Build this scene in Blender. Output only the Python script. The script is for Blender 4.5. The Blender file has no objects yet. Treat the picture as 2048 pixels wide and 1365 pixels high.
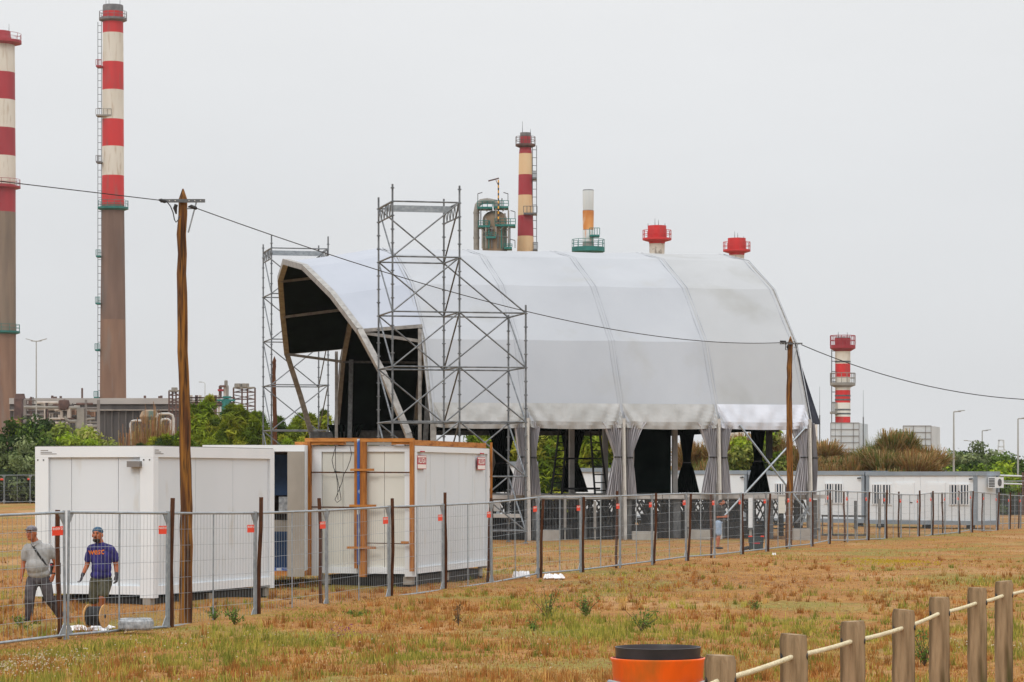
import bpy, bmesh, math, random
import numpy as np
from mathutils import Vector, Matrix
from mathutils.bvhtree import BVHTree
random.seed(7); RNG = np.random.default_rng(11)
scene = bpy.context.scene
R = math.radians
F = 5500.0; CX = 1024.0; HY = 957.5; EYE = 2.37

# ------------------------------------------------------------------ camera
cam = bpy.data.objects.new('camera', bpy.data.cameras.new('camera'))
scene.collection.objects.link(cam)
cam.location = (0, 0, EYE); cam.rotation_euler = (R(90), 0, 0)
cam.data.sensor_width = 36; cam.data.lens = 36 * F / 2048
cam.data.shift_y = (HY - 682.5) / 2048
cam.data.clip_start = 0.5; cam.data.clip_end = 9000
scene.camera = cam
# ------------------------------------------------------------------ world: overcast sky
SUN_EL, SUN_AZ = 38, 203
world = bpy.data.worlds.new('World'); scene.world = world; world.use_nodes = True
nt = world.node_tree; nt.nodes.clear()
wo = nt.nodes.new('ShaderNodeOutputWorld'); bg = nt.nodes.new('ShaderNodeBackground')
sky = nt.nodes.new('ShaderNodeTexSky'); sky.sky_type = 'NISHITA'; sky.sun_disc = False
sky.sun_elevation = R(SUN_EL); sky.sun_rotation = R(SUN_AZ)
skb = nt.nodes.new('ShaderNodeBackground'); skb.inputs[1].default_value = 0.06
nt.links.new(sky.outputs[0], skb.inputs[0])
tc = nt.nodes.new('ShaderNodeTexCoord'); sp = nt.nodes.new('ShaderNodeSeparateXYZ')
nt.links.new(tc.outputs['Generated'], sp.inputs[0])
rp = nt.nodes.new('ShaderNodeValToRGB'); nt.links.new(sp.outputs[2], rp.inputs[0])
e = rp.color_ramp.elements
e[0].position = 0.0; e[0].color = (.345, .351, .361, 1)
e[1].position = 1.0; e[1].color = (1, 1, 1, 1)
for p_, c_ in ((.03, (.345, .351, .361)), (.11, (.378, .384, .392)), (.175, (.398, .402, .406)), (.5, (.66, .665, .67))):
    q = e.new(p_); q.color = (*c_, 1)
cn = nt.nodes.new('ShaderNodeTexNoise'); cn.inputs['Scale'].default_value = 3.0; cn.inputs['Detail'].default_value = 4
mpg = nt.nodes.new('ShaderNodeMapping'); mpg.inputs['Scale'].default_value = (1, 1, 3)
nt.links.new(tc.outputs['Generated'], mpg.inputs[0]); nt.links.new(mpg.outputs[0], cn.inputs['Vector'])
mr = nt.nodes.new('ShaderNodeMapRange'); mr.inputs[1].default_value = .3; mr.inputs[2].default_value = .7
mr.inputs[3].default_value = .96; mr.inputs[4].default_value = 1.04
nt.links.new(cn.outputs[0], mr.inputs[0])
mx = nt.nodes.new('ShaderNodeVectorMath'); mx.operation = 'SCALE'
nt.links.new(rp.outputs[0], mx.inputs[0]); nt.links.new(mr.outputs[0], mx.inputs['Scale'])
nt.links.new(mx.outputs[0], bg.inputs[0]); bg.inputs[1].default_value = 2.08
ms = nt.nodes.new('ShaderNodeMixShader'); ms.inputs[0].default_value = 0.05
nt.links.new(bg.outputs[0], ms.inputs[1]); nt.links.new(skb.outputs[0], ms.inputs[2])
nt.links.new(ms.outputs[0], wo.inputs[0])
sl = bpy.data.lights.new('sun', 'SUN'); sl.energy = 0.8; sl.angle = R(16); sl.color = (1, .96, .9)
so = bpy.data.objects.new('sun', sl); scene.collection.objects.link(so)
az = R(SUN_AZ)
sd = Vector((math.sin(az) * math.cos(R(SUN_EL)), math.cos(az) * math.cos(R(SUN_EL)), math.sin(R(SUN_EL))))
so.rotation_euler = (-sd).to_track_quat('-Z', 'Y').to_euler()
scene.view_settings.view_transform = 'Standard'; scene.view_settings.look = 'None'
scene.view_settings.exposure = 0.02; scene.view_settings.gamma = 1.0
scene.view_settings.use_curve_mapping = False

# ------------------------------------------------------------------ helpers
COL = scene.collection
LOC = {}
def P(px, py, d): return Vector(((px - CX) / F * d, d, EYE + (HY - py) / F * d))
def sst(a, b, x):
    t = min(1, max(0, (x - a) / (b - a))); return t * t * (3 - 2 * t)
def G(x, y):
    z = .42 * (1 - sst(21, 36, y)) - .055
    z += -.20 * sst(98, 142, y) * sst(8, 22, x) 
    z += .66 * sst(125, 190, y) * (1 - sst(-22, -14, x))
    z += .11 * math.exp(-((x + 7) ** 2 + (y - 52.5) ** 2) / 9.0)
    z += .15 * math.exp(-((x + 4.0) ** 2 + (y - 63) ** 2) / 5.0)
    z += .02 * math.sin(x * .55 + 1.3) * math.sin(y * .21) + .012 * math.sin(x * 1.7 + y * .9)
    return z * (1 - sst(260, 400, y)) - .3 * sst(260, 400, y)
class MB:
    def __init__(s): s.v = []; s.f = []; s.mi = []; s.cur = 0
    def add(s, vs, fs):
        o = len(s.v); s.v += [tuple(v) for v in vs]
        for f in fs: s.f.append(tuple(i + o for i in f)); s.mi.append(s.cur)
        return s
    def obox(s, c, ex, ey, ez):
        c, ex, ey, ez = map(Vector, (c, ex, ey, ez))
        vs = [c + a * ex + b * ey + g * ez for a in (-1, 1) for b in (-1, 1) for g in (-1, 1)]
        return s.add(vs, [(0, 1, 3, 2), (4, 6, 7, 5), (0, 4, 5, 1), (2, 3, 7, 6), (0, 2, 6, 4), (1, 5, 7, 3)])
    def box(s, x0, x1, y0, y1, z0, z1):
        return s.obox(((x0 + x1) / 2, (y0 + y1) / 2, (z0 + z1) / 2), ((x1 - x0) / 2, 0, 0), (0, (y1 - y0) / 2, 0), (0, 0, (z1 - z0) / 2))
    def beam(s, p0, p1, w, h, up=(0, 0, 1)):
        p0, p1 = Vector(p0), Vector(p1); d = (p1 - p0)
        if d.length < 1e-6: return s
        dn = d.normalized(); up = Vector(up)
        if abs(dn.dot(up)) > .98: up = Vector((0, 1, 0))
        sx = dn.cross(up).normalized(); uz = sx.cross(dn)
        return s.obox((p0 + p1) / 2, d / 2, sx * w / 2, uz * h / 2)
    def tube(s, p0, p1, r0, r1=None, n=8): return s.path([p0, p1], [r0, r0 if r1 is None else r1], n)
    def path(s, pts, r, n=8):
        pts = [Vector(p) for p in pts]
        if not isinstance(r, (list, tuple)): r = [r] * len(pts)
        vs = []; N = len(pts); ref = None
        for i, p in enumerate(pts):
            t = (pts[min(i + 1, N - 1)] - pts[max(i - 1, 0)]).normalized()
            if ref is None:
                ref = Vector((0, 0, 1)) if abs(t.z) < .9 else Vector((1, 0, 0))
            a = t.cross(ref).normalized(); b = a.cross(t).normalized(); ref = b
            for k in range(n):
                an = 2 * math.pi * k / n
                vs.append(p + (a * math.cos(an) + b * math.sin(an)) * r[i])
        fs = [(i * n + k, i * n + (k + 1) % n, (i + 1) * n + (k + 1) % n, (i + 1) * n + k) for i in range(N - 1) for k in range(n)]
        fs += [tuple(range(n))[::-1], tuple((N - 1) * n + k for k in range(n))]
        return s.add(vs, fs)
    def lathe(s, prof, c, n=20, mis=None, cap=True):
        c = Vector(c); vs = []; o = len(s.v)
        for (r, z) in prof:
            for k in range(n):
                an = 2 * math.pi * k / n; vs.append(c + Vector((r * math.cos(an), r * math.sin(an), z)))
        s.v += [tuple(v) for v in vs]
        for i in range(len(prof) - 1):
            for k in range(n):
                s.f.append((o + i * n + k, o + i * n + (k + 1) % n, o + (i + 1) * n + (k + 1) % n, o + (i + 1) * n + k))
                s.mi.append(mis[i] if mis else s.cur)
        if cap:
            s.f.append(tuple(o + k for k in range(n))[::-1]); s.mi.append(mis[0] if mis else s.cur)
            s.f.append(tuple(o + (len(prof) - 1) * n + k for k in range(n))); s.mi.append(mis[-1] if mis else s.cur)
        return s
    def ball(s, c, rx, ry, rz, n=12, m=8, M=None):
        c = Vector(c); vs = []
        for i in range(m + 1):
            th = math.pi * i / m
            for k in range(n):
                a = 2 * math.pi * k / n
                v = Vector((rx * math.sin(th) * math.cos(a), ry * math.sin(th) * math.sin(a), rz * math.cos(th)))
                if M: v = M @ v
                vs.append(c + v)
        fs = [(i * n + k, (i + 1) * n + k, (i + 1) * n + (k + 1) % n, i * n + (k + 1) % n) for i in range(m) for k in range(n)]
        return s.add(vs, fs)
    def build(s, name, m, parent=None, local=False, sharp=35, **kw):
        off = Vector((0, 0, 0)) if (local or parent is None) else LOC.get(parent.name, Vector())
        me = bpy.data.meshes.new(name)
        me.from_pydata([(v[0] - off.x, v[1] - off.y, v[2] - off.z) for v in s.v], [], s.f)
        for mm in (m if isinstance(m, (list, tuple)) else [m]): me.materials.append(mm)
        me.polygons.foreach_set('material_index', s.mi)
        if sharp:
            me.polygons.foreach_set('use_smooth', [True] * len(s.f)); me.set_sharp_from_angle(angle=R(sharp))
        me.update()
        o = bpy.data.objects.new(name, me); COL.objects.link(o)
        if parent is not None: o.parent = parent; LOC[o.name] = off.copy()
        for k, v in kw.items(): o[k] = v
        return o
def thing(name, label, cat, loc=(0, 0, 0), group=None, rotz=0):
    o = bpy.data.objects.new(name, None); COL.objects.link(o); o.empty_display_size = .3
    o.location = loc; o.rotation_euler = (0, 0, rotz); LOC[o.name] = Vector(loc)
    o['label'] = label; o['category'] = cat
    if group: o['group'] = group
    return o
def tag(o, label, cat, group=None):
    o['label'] = label; o['category'] = cat
    if group: o['group'] = group
    # give a one-mesh thing an origin at its base
    me = o.data
    co = np.empty(len(me.vertices) * 3); me.vertices.foreach_get('co', co); co = co.reshape(-1, 3)
    c = np.array([(co[:, 0].min() + co[:, 0].max()) / 2, (co[:, 1].min() + co[:, 1].max()) / 2, co[:, 2].min()])
    co -= c; me.vertices.foreach_set('co', co.ravel()); me.update(); o.location = Vector(c) + o.location
    return o
def copy_tree(o, parent=None):
    c = o.copy(); COL.objects.link(c)
    if parent is not None: c.parent = parent
    for ch in list(o.children): copy_tree(ch, c)
    return c
ORD = ['first', 'second', 'third', 'fourth', 'fifth', 'sixth', 'seventh', 'eighth', 'ninth', 'tenth', 'eleventh', 'twelfth', 'thirteenth', 'fourteenth',
       'fifteenth', 'sixteenth', 'seventeenth', 'eighteenth', 'nineteenth', 'twentieth', 'twenty-first', 'twenty-second', 'twenty-third', 'twenty-fourth', 'twenty-fifth',
       'twenty-sixth', 'twenty-seventh', 'twenty-eighth', 'twenty-ninth', 'thirtieth', 'thirty-first', 'thirty-second', 'thirty-third', 'thirty-fourth', 'thirty-fifth', 'thirty-sixth', 'thirty-seventh', 'thirty-eighth']

# ------------------------------------------------------------------ materials
def mat(name, c1, c2=None, scale=4, rough=.7, metal=0, bump=0, bscale=30, st=(1, 1, 1), lo=.35, hi=.65, c3=None, s3=20, lo3=.55, hi3=.7, spec=.3, detail=5):
    m = bpy.data.materials.new(name); m.use_nodes = True; t = m.node_tree; b = t.nodes['Principled BSDF']
    b.inputs['Base Color'].default_value = (*c1, 1); b.inputs['Roughness'].default_value = rough
    b.inputs['Metallic'].default_value = metal; b.inputs['Specular IOR Level'].default_value = spec
    tcn = t.nodes.new('ShaderNodeTexCoord'); mp = t.nodes.new('ShaderNodeMapping'); mp.inputs['Scale'].default_value = st
    t.links.new(tcn.outputs['Object'], mp.inputs[0])
    def noise(sc, a, bb):
        n = t.nodes.new('ShaderNodeTexNoise'); n.inputs['Scale'].default_value = sc; n.inputs['Detail'].default_value = detail
        t.links.new(mp.outputs[0], n.inputs['Vector'])
        r = t.nodes.new('ShaderNodeMapRange'); r.inputs[1].default_value = a; r.inputs[2].default_value = bb
        t.links.new(n.outputs[0], r.inputs[0]); return r.outputs[0], n
    out = None
    if c2:
        f, n = noise(scale, lo, hi); x = t.nodes.new('ShaderNodeMix'); x.data_type = 'RGBA'
        t.links.new(f, x.inputs[0]); x.inputs[6].default_value = (*c1, 1); x.inputs[7].default_value = (*c2, 1); out = x.outputs[2]
    if c3:
        f, n = noise(s3, lo3, hi3); x = t.nodes.new('ShaderNodeMix'); x.data_type = 'RGBA'
        t.links.new(f, x.inputs[0]); x.inputs[6].default_value = (*c1, 1)
        if out: t.links.new(out, x.inputs[6])
        x.inputs[7].default_value = (*c3, 1); out = x.outputs[2]
    if out: t.links.new(out, b.inputs['Base Color'])
    if bump:
        f, n = noise(bscale, 0, 1); bp = t.nodes.new('ShaderNodeBump'); bp.inputs['Strength'].default_value = bump; bp.inputs['Distance'].default_value = .02
        t.links.new(f, bp.inputs['Height']); t.links.new(bp.outputs[0], b.inputs['Normal'])
    return m
def leafmat(name, translucent=.25, rough=.7):
    m = bpy.data.materials.new(name); m.use_nodes = True; t = m.node_tree; b = t.nodes['Principled BSDF']
    a = t.nodes.new('ShaderNodeAttribute'); a.attribute_name = 'Col'
    t.links.new(a.outputs['Color'], b.inputs['Base Color']); b.inputs['Roughness'].default_value = rough
    b.inputs['Specular IOR Level'].default_value = .15
    tr = t.nodes.new('ShaderNodeBsdfTranslucent'); t.links.new(a.outputs['Color'], tr.inputs[0])
    mxx = t.nodes.new('ShaderNodeMixShader'); mxx.inputs[0].default_value = translucent
    t.links.new(b.outputs[0], mxx.inputs[1]); t.links.new(tr.outputs[0], mxx.inputs[2])
    t.links.new(mxx.outputs[0], t.nodes['Material Output'].inputs[0]); return m
M = {}
M['galv'] = mat('galvanised_steel', (.36, .40, .43), (.25, .28, .31), 9, .45, .55, spec=.5)
M['galv_dark'] = mat('weathered_steel', (.16, .17, .175), (.09, .095, .1), 7, .5, .5)
M['scaf'] = mat('scaffold_tube', (.20, .215, .23), (.11, .12, .13), 5, .5, .5)
M['alu'] = mat('aluminium', (.36, .35, .33), (.24, .23, .22), 5, .5, .4)
M['post'] = mat('dark_stained_wood', (.12, .042, .014), (.04, .015, .008), 6, .8, 0, .5, 25, (6, 6, .6), c3=(.25, .1, .02), s3=3, lo3=.58, hi3=.75)
M['pole'] = mat('creosoted_pole_wood', (.27, .115, .018), (.085, .030, .009), 2.0, .75, 0, .8, 9, (7, 7, .5), lo=.42, hi=.6, c3=(.028, .012, .005), s3=3.2, lo3=.50, hi3=.66)
M['pine'] = mat('orange_pine_timber', (.44, .175, .035), (.28, .095, .018), 3, .75, 0, .3, 20, (5, 5, .8), c3=(.12, .035, .008), s3=2, lo3=.55, hi3=.75)
M['pine_h'] = mat('orange_pine_plank', (.50, .21, .05), (.33, .12, .025), 3, .75, 0, .3, 20, (1.2, 1.2, 6), c3=(.14, .045, .012), s3=3, lo3=.58, hi3=.75)
M['white'] = mat('white_painted_steel', (.75, .78, .805), (.69, .72, .745), 1.1, .5, 0, .04, 3, lo=.3, hi=.8, c3=(.55, .48, .38), s3=2.6, lo3=.70, hi3=.86)
M['panelw'] = mat('white_sandwich_panel', (.67, .71, .75), (.60, .64, .67), .7, .55, 0, .06, 3, (1, 1, .35), lo=.3, hi=.75, c3=(.5, .46, .38), s3=2.4, lo3=.62, hi3=.9)
M['panelc'] = mat('cream_sandwich_panel', (.66, .655, .60), (.60, .595, .54), .8, .55, 0, .03, 3)
M['cabw'] = mat('cabin_wall', (.74, .785, .82), (.68, .725, .76), .6, .6)
M['cabg'] = mat('cabin_grey_trim', (.27, .315, .36), (.22, .26, .30), 1.5, .5)
M['legw'] = mat('pale_tent_leg', (.52, .50, .47), (.38, .365, .34), 3, .6)
M['black'] = mat('black_rubber', (.012, .012, .013), (.03, .03, .03), 8, .6)
M['glass'] = mat('dark_glass', (.02, .03, .05), (.05, .07, .1), 2, .08, 0, spec=.7)
M['lining'] = mat('black_tent_lining', (.003, .007, .006), (.007, .013, .011), 1.2, .95, spec=.02)
M['fabric'] = mat('grey_white_tent_fabric', (.375, .392, .42), (.325, .34, .368), .32, .5, 0, .30, 1.3, (1, 1, .5), lo=.3, hi=.7, c3=(.31, .31, .295), s3=.5, lo3=.58, hi3=.85)
M['fabric_old'] = mat('stained_tent_fabric', (.37, .38, .392), (.325, .333, .343), .35, .5, 0, .30, 1.3, (1, 1, .5), lo=.3, hi=.7, c3=(.27, .27, .255), s3=.42, lo3=.52, hi3=.8)
M['fabric_new'] = mat('bluish_tent_fabric', (.36, .385, .44), (.32, .345, .40), .4, .45, 0, .30, 1.3, (1, 1, .5), lo=.3, hi=.7)
M['hem'] = mat('creased_hem_fabric', (.41, .41, .405), (.30, .30, .29), 1.6, .6, 0, .9, 3.5, lo=.3, hi=.7)
M['hemnew'] = mat('new_hem_fabric', (.58, .60, .66), (.48, .50, .55), 1.3, .55)
M['curtain'] = mat('grey_curtain_fabric', (.62, .61, .64), (.38, .375, .40), 1.2, .4, st=(4, 4, .5))
M['conc'] = mat('concrete', (.40, .38, .35), (.32, .30, .27), 2, .9, 0, .3, 20)
M['deckf'] = mat('grey_deck_fascia', (.50, .475, .45), (.38, .36, .34), 2, .8)
M['black_st'] = mat('black_painted_steel', (.014, .015, .016), (.03, .03, .03), 4, .6)
M['tank'] = mat('dark_ballast_plastic', (.014, .014, .016), (.028, .028, .03), 2, .6)
M['red'] = mat('red_chimney_paint', (.58, .026, .026), (.46, .028, .03), .35, .6, 0, 0, 1, (1, 1, .15), c3=(.30, .07, .06), s3=1.1, lo3=.55, hi3=.8)
M['dred'] = mat('dark_red_chimney_paint', (.26, .026, .035), (.36, .03, .04), .3, .55, 0, 0, 1, (1, 1, .12))
M['cwhite'] = mat('weathered_white_chimney_paint', (.66, .63, .56), (.58, .54, .46), .35, .7, 0, 0, 1, (1, 1, .15), c3=(.36, .25, .16), s3=1.3, lo3=.56, hi3=.82)
M['cream'] = mat('rusty_cream_chimney_paint', (.66, .50, .30), (.62, .40, .22), .5, .7, 0, 0, 1, (1, 1, .12), c3=(.40, .16, .06), s3=.8, lo3=.60, hi3=.85)
M['cconc'] = mat('brown_chimney_concrete', (.20, .13, .10), (.14, .09, .07), .5, .9, 0, .1, 1, (1, 1, .12), c3=(.13, .12, .115), s3=.35, lo3=.55, hi3=.75)
M['cconc2'] = mat('warm_chimney_concrete', (.255, .155, .105), (.185, .11, .078), .5, .9, 0, .1, 1, (1, 1, .15), c3=(.2, .17, .15), s3=.4, lo3=.58, hi3=.75)
M['cgrey'] = mat('grey_chimney_concrete', (.235, .18, .135), (.16, .125, .095), .5, .9, 0, .1, 1, (1, 1, .12), c3=(.16, .12, .1), s3=.35, lo3=.55, hi3=.75)
M['soot'] = mat('sooty_steel', (.11, .11, .115), (.2, .19, .19), 1, .7)
M['teal'] = mat('teal_painted_steel', (.012, .13, .115), (.02, .18, .16), 1, .6)
M['rustw'] = mat('rust_streaked_white_steel', (.62, .64, .62), (.5, .53, .53), .6, .5, 0, 0, 1, (1, 1, .15), c3=(.55, .2, .05), s3=.45, lo3=.60, hi3=.66)
M['rust'] = mat('orange_rust', (.48, .17, .035), (.62, .3, .1), .8, .8, 0, 0, 1, (1, 1, .3), c3=(.6, .58, .52), s3=.5, lo3=.6, hi3=.66)
M['peel'] = mat('peeling_white_paint', (.6, .58, .53), (.3, .28, .25), 1.1, .8, 0, 0, 1, (1, 1, .7), lo=.52, hi=.6)
M['vessel'] = mat('tan_vessel_steel', (.33, .22, .13), (.20, .145, .095), .5, .7, 0, 0, 1, (1, 1, .25), c3=(.07, .12, .10), s3=.45, lo3=.50, hi3=.68)
M['pipe'] = mat('grey_pipe_cladding', (.27, .255, .225), (.2, .19, .17), .8, .6)
M['pipel'] = mat('pale_pipe_cladding', (.48, .43, .38), (.34, .30, .26), .8, .6)
M['rbrown'] = mat('rusty_dark_steel', (.075, .045, .04), (.14, .08, .065), .8, .8)
M['rgrey'] = mat('refinery_grey_sheet', (.22, .205, .195), (.17, .155, .145), .12, .8, st=(1, 1, 3))
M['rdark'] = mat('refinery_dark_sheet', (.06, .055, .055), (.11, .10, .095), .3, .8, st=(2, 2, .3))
M['rorange'] = mat('ochre_cladding', (.34, .19, .11), (.25, .14, .09), .3, .8)
M['shed'] = mat('pale_shed_cladding', (.56, .6, .62), (.48, .52, .54), .3, .7)
M['yellow'] = mat('yellow_paint', (.65, .33, .03), None, rough=.6)
M['blue'] = mat('blue_plastic', (.02, .08, .32), (.5, .55, .6), 3, .5, lo=.55, hi=.6)
M['blue2'] = mat('blue_sheet', (.012, .03, .07), (.02, .05, .12), 2, .5)
M['ply'] = mat('grey_plywood', (.34, .31, .27), (.27, .245, .21), 1.5, .8, 0, .1, 10, (1, 1, .5))
M['orangepl'] = mat('orange_bin_plastic', (.95, .13, .006), (.70, .10, .008), 3.5, .38, 0, .05, 20, (1, 1, .4), lo=.4, hi=.6, c3=(.35, .13, .02), s3=5, lo3=.54, hi3=.8, spec=.5)
M['blackpl'] = mat('black_bin_plastic', (.022, .023, .026), (.04, .04, .045), 5, .4)
M['boll'] = mat('weathered_bollard_wood', (.36, .25, .145), (.13, .085, .042), 1.5, .85, 0, .9, 7, (9, 9, .9), lo=.38, hi=.6, c3=(.085, .075, .024), s3=1.1, lo3=.52, hi3=.66)
M['bolltop'] = mat('mossy_bollard_end', (.10, .085, .035), (.16, .125, .06), 20, .9, 0, .5, 60)
M['rope'] = mat('cream_rope', (.70, .62, .43), (.55, .47, .30), 30, .8, 0, .5, 120)
M['sign'] = mat('orange_red_plastic', (.82, .055, .018), None, rough=.5)
M['ink'] = mat('white_print', (.8, .75, .72), None, rough=.6)
M['inkd'] = mat('dark_print', (.06, .06, .08), None, rough=.6)
M['redprint'] = mat('crimson_print', (.45, .03, .05), None, rough=.5)
M['skin'] = mat('tanned_skin', (.42, .135, .06), (.36, .11, .05), 6, .55)
M['hair'] = mat('dark_hair', (.02, .013, .01), None, rough=.8)
M['polo'] = mat('grey_polo_cloth', (.36, .355, .35), (.26, .255, .25), 6, .85, 0, 1.0, 9, (1.5, 1.5, .6), lo=.4, hi=.62)
M['trous'] = mat('dark_grey_trouser_cloth', (.10, .09, .10), (.05, .044, .05), 8, .85, 0, 1.0, 9, lo=.4, hi=.62)
M['cap'] = mat('grey_check_cap', (.22, .2, .22), (.12, .11, .13), 14, .8)
M['navy'] = mat('navy_tshirt_cloth', (.04, .034, .19), (.02, .018, .095), 7, .85, 0, 1.0, 9, (1.5, 1.5, .6), lo=.4, hi=.6)
M['khaki'] = mat('khaki_shorts_cloth', (.09, .082, .05), (.045, .042, .027), 8, .85, 0, 1.0, 9, lo=.4, hi=.62)
M['bluecap'] = mat('blue_cap_cloth', (.04, .10, .17), (.03, .07, .12), 9, .8)
M['oprint'] = mat('orange_print', (.85, .22, .02), None, rough=.7)
M['glove'] = mat('dark_work_glove', (.05, .045, .055), None, rough=.8)
M['btee'] = mat('black_tshirt_cloth', (.022, .022, .022), (.035, .035, .035), 5, .85)
M['denim'] = mat('light_denim_cloth', (.36, .46, .60), (.26, .36, .50), 9, .85)
M['osb'] = mat('reel_particle_board', (.60, .34, .13), (.48, .26, .09), 40, .8)
M['film'] = mat('clear_plastic_film', (.42, .44, .46), (.22, .235, .25), 14, .25, 0, .5, 20, spec=.6)
M['plastic'] = mat('white_plastic_bag', (.82, .82, .84), None, rough=.4, bump=.4, bscale=15)
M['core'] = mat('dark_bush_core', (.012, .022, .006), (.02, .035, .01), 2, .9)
M['bark'] = mat('bark', (.10, .07, .045), (.06, .04, .028), 5, .9)
M['leaf'] = leafmat('leaves'); M['grass'] = leafmat('grass_blades', .3, .8)
M['lamp'] = mat('lamp_post_steel', (.36, .36, .34), (.3, .3, .28), 2, .6)
M['lamprust'] = mat('ochre_lamp_base', (.55, .40, .22), (.4, .28, .14), 2, .7)

# ------------------------------------------------------------------ numpy noise
def vnoise(x, y, sc, seed=0):
    x = x / sc + 57.3 * seed; y = y / sc + 31.7 * seed
    xi = np.floor(x); yi = np.floor(y); fx = x - xi; fy = y - yi
    fx = fx * fx * (3 - 2 * fx); fy = fy * fy * (3 - 2 * fy)
    def h(a, b):
        n = np.sin(a * 127.1 + b * 311.7 + seed * 13.7) * 43758.5453; return n - np.floor(n)
    return (h(xi, yi) * (1 - fx) + h(xi + 1, yi) * fx) * (1 - fy) + (h(xi, yi + 1) * (1 - fx) + h(xi + 1, yi + 1) * fx) * fy
def fb(x, y, sc, seed=0): return .55 * vnoise(x, y, sc, seed) + .3 * vnoise(x, y, sc / 2.3, seed + 1) + .15 * vnoise(x, y, sc / 5.1, seed + 2)
def ss(a, b, x):
    t = np.clip((x - a) / (b - a), 0, 1); return t * t * (3 - 2 * t)
def Gn(x, y):
    z = .42 * (1 - ss(21, 36, y)) - .055 - .20 * ss(98, 142, y) * ss(8, 22, x) + .66 * ss(125, 190, y) * (1 - ss(-22, -14, x))
    z += .11 * np.exp(-((x + 7) ** 2 + (y - 52.5) ** 2) / 9.0)
    z += .15 * np.exp(-((x + 4.0) ** 2 + (y - 63) ** 2) / 5.0)
    z += .02 * np.sin(x * .55 + 1.3) * np.sin(y * .21) + .012 * np.sin(x * 1.7 + y * .9)
    return z * (1 - ss(260, 400, y)) - .3 * ss(260, 400, y)
def np_mesh(name, V, Fc, mats, col=None, mi=None, parent=None, smooth=False):
    me = bpy.data.meshes.new(name); k = Fc.shape[1]
    me.vertices.add(len(V)); me.vertices.foreach_set('co', V.astype(np.float32).ravel())
    me.loops.add(Fc.size); me.loops.foreach_set('vertex_index', Fc.astype(np.int32).ravel())
    me.polygons.add(len(Fc)); me.polygons.foreach_set('loop_start', np.arange(0, Fc.size, k, dtype=np.int32))
    for m in mats: me.materials.append(m)
    if mi is not None: me.polygons.foreach_set('material_index', mi.astype(np.int32))
    if smooth: me.polygons.foreach_set('use_smooth', np.ones(len(Fc), bool))
    if col is not None:
        a = me.color_attributes.new('Col', 'FLOAT_COLOR', 'POINT')
        a.data.foreach_set('color', np.concatenate([col, np.ones((len(col), 1))], 1).astype(np.float32).ravel())
    me.update(calc_edges=True)
    o = bpy.data.objects.new(name, me); COL.objects.link(o)
    if parent is not None: o.parent = parent
    return o

# ------------------------------------------------------------------ ground
def axis(vals):
    out = []
    for (a, b, st) in vals: out += list(np.arange(a, b, st))
    return np.array(out + [vals[-1][1]])
gx = axis([(-3000, -400, 260), (-400, -60, 20), (-60, -20, 2), (-20, 20, .4), (20, 60, 2), (60, 400, 20), (400, 3000, 260)])
gy = axis([(-60, 16, 4), (16, 110, .4), (110, 260, 2), (260, 600, 20), (600, 6000, 300)])
X, Y = np.meshgrid(gx, gy); Z = Gn(X, Y)
Z += (fb(X, Y, 1.1, 3) - .5) * .05 * (Y < 130)
V = np.stack([X, Y, Z], -1).reshape(-1, 3); nx = len(gx)
ii, jj = np.meshgrid(np.arange(len(gy) - 1), np.arange(nx - 1), indexing='ij'); a = (ii * nx + jj).ravel()
gm = bpy.data.materials.new('dry_ground'); gm.use_nodes = True; t = gm.node_tree; b = t.nodes['Principled BSDF']
b.inputs['Roughness'].default_value = .95; b.inputs['Specular IOR Level'].default_value = .1
g = t.nodes.new('ShaderNodeNewGeometry')
def gnoise(sc, lo, hi, det=6, st=None):
    n = t.nodes.new('ShaderNodeTexNoise'); n.inputs['Scale'].default_value = sc; n.inputs['Detail'].default_value = det
    if st:
        mp = t.nodes.new('ShaderNodeMapping'); mp.inputs['Scale'].default_value = st
        t.links.new(g.outputs['Position'], mp.inputs[0]); t.links.new(mp.outputs[0], n.inputs['Vector'])
    else: t.links.new(g.outputs['Position'], n.inputs['Vector'])
    r = t.nodes.new('ShaderNodeMapRange'); r.inputs[1].default_value = lo; r.inputs[2].default_value = hi
    t.links.new(n.outputs[0], r.inputs[0]); return r.outputs[0]
def gmix(f, a_, b_):
    x = t.nodes.new('ShaderNodeMix'); x.data_type = 'RGBA'
    for i, q in ((0, f), (6, a_), (7, b_)):
        if hasattr(q, 'links'): t.links.new(q, x.inputs[i])
        else: x.inputs[i].default_value = (*q, 1)
    return x.outputs[2]
c = gmix(gnoise(.5, .35, .65), (.265, .115, .034), (.34, .175, .052))
c = gmix(gnoise(.22, .50, .62, 6), c, (.21, .175, .042))
c = gmix(gnoise(.30, .54, .66, 6, (1, .35, 1)), c, (.38, .215, .095))
c = gmix(gnoise(6, .52, .7, 6), c, (.13, .06, .025))
c = gmix(gnoise(17, .56, .7, 4), c, (.42, .28, .13))
t.links.new(c, b.inputs['Base Color'])
bp = t.nodes.new('ShaderNodeBump'); bp.inputs['Strength'].default_value = .8; bp.inputs['Distance'].default_value = .05
t.links.new(gnoise(14, 0, 1, 8), bp.inputs['Height']); t.links.new(bp.outputs[0], b.inputs['Normal'])
o = np_mesh('ground', V, np.stack([a, a + 1, a + nx + 1, a + nx], 1), [gm], smooth=True); o['kind'] = 'structure'

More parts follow.
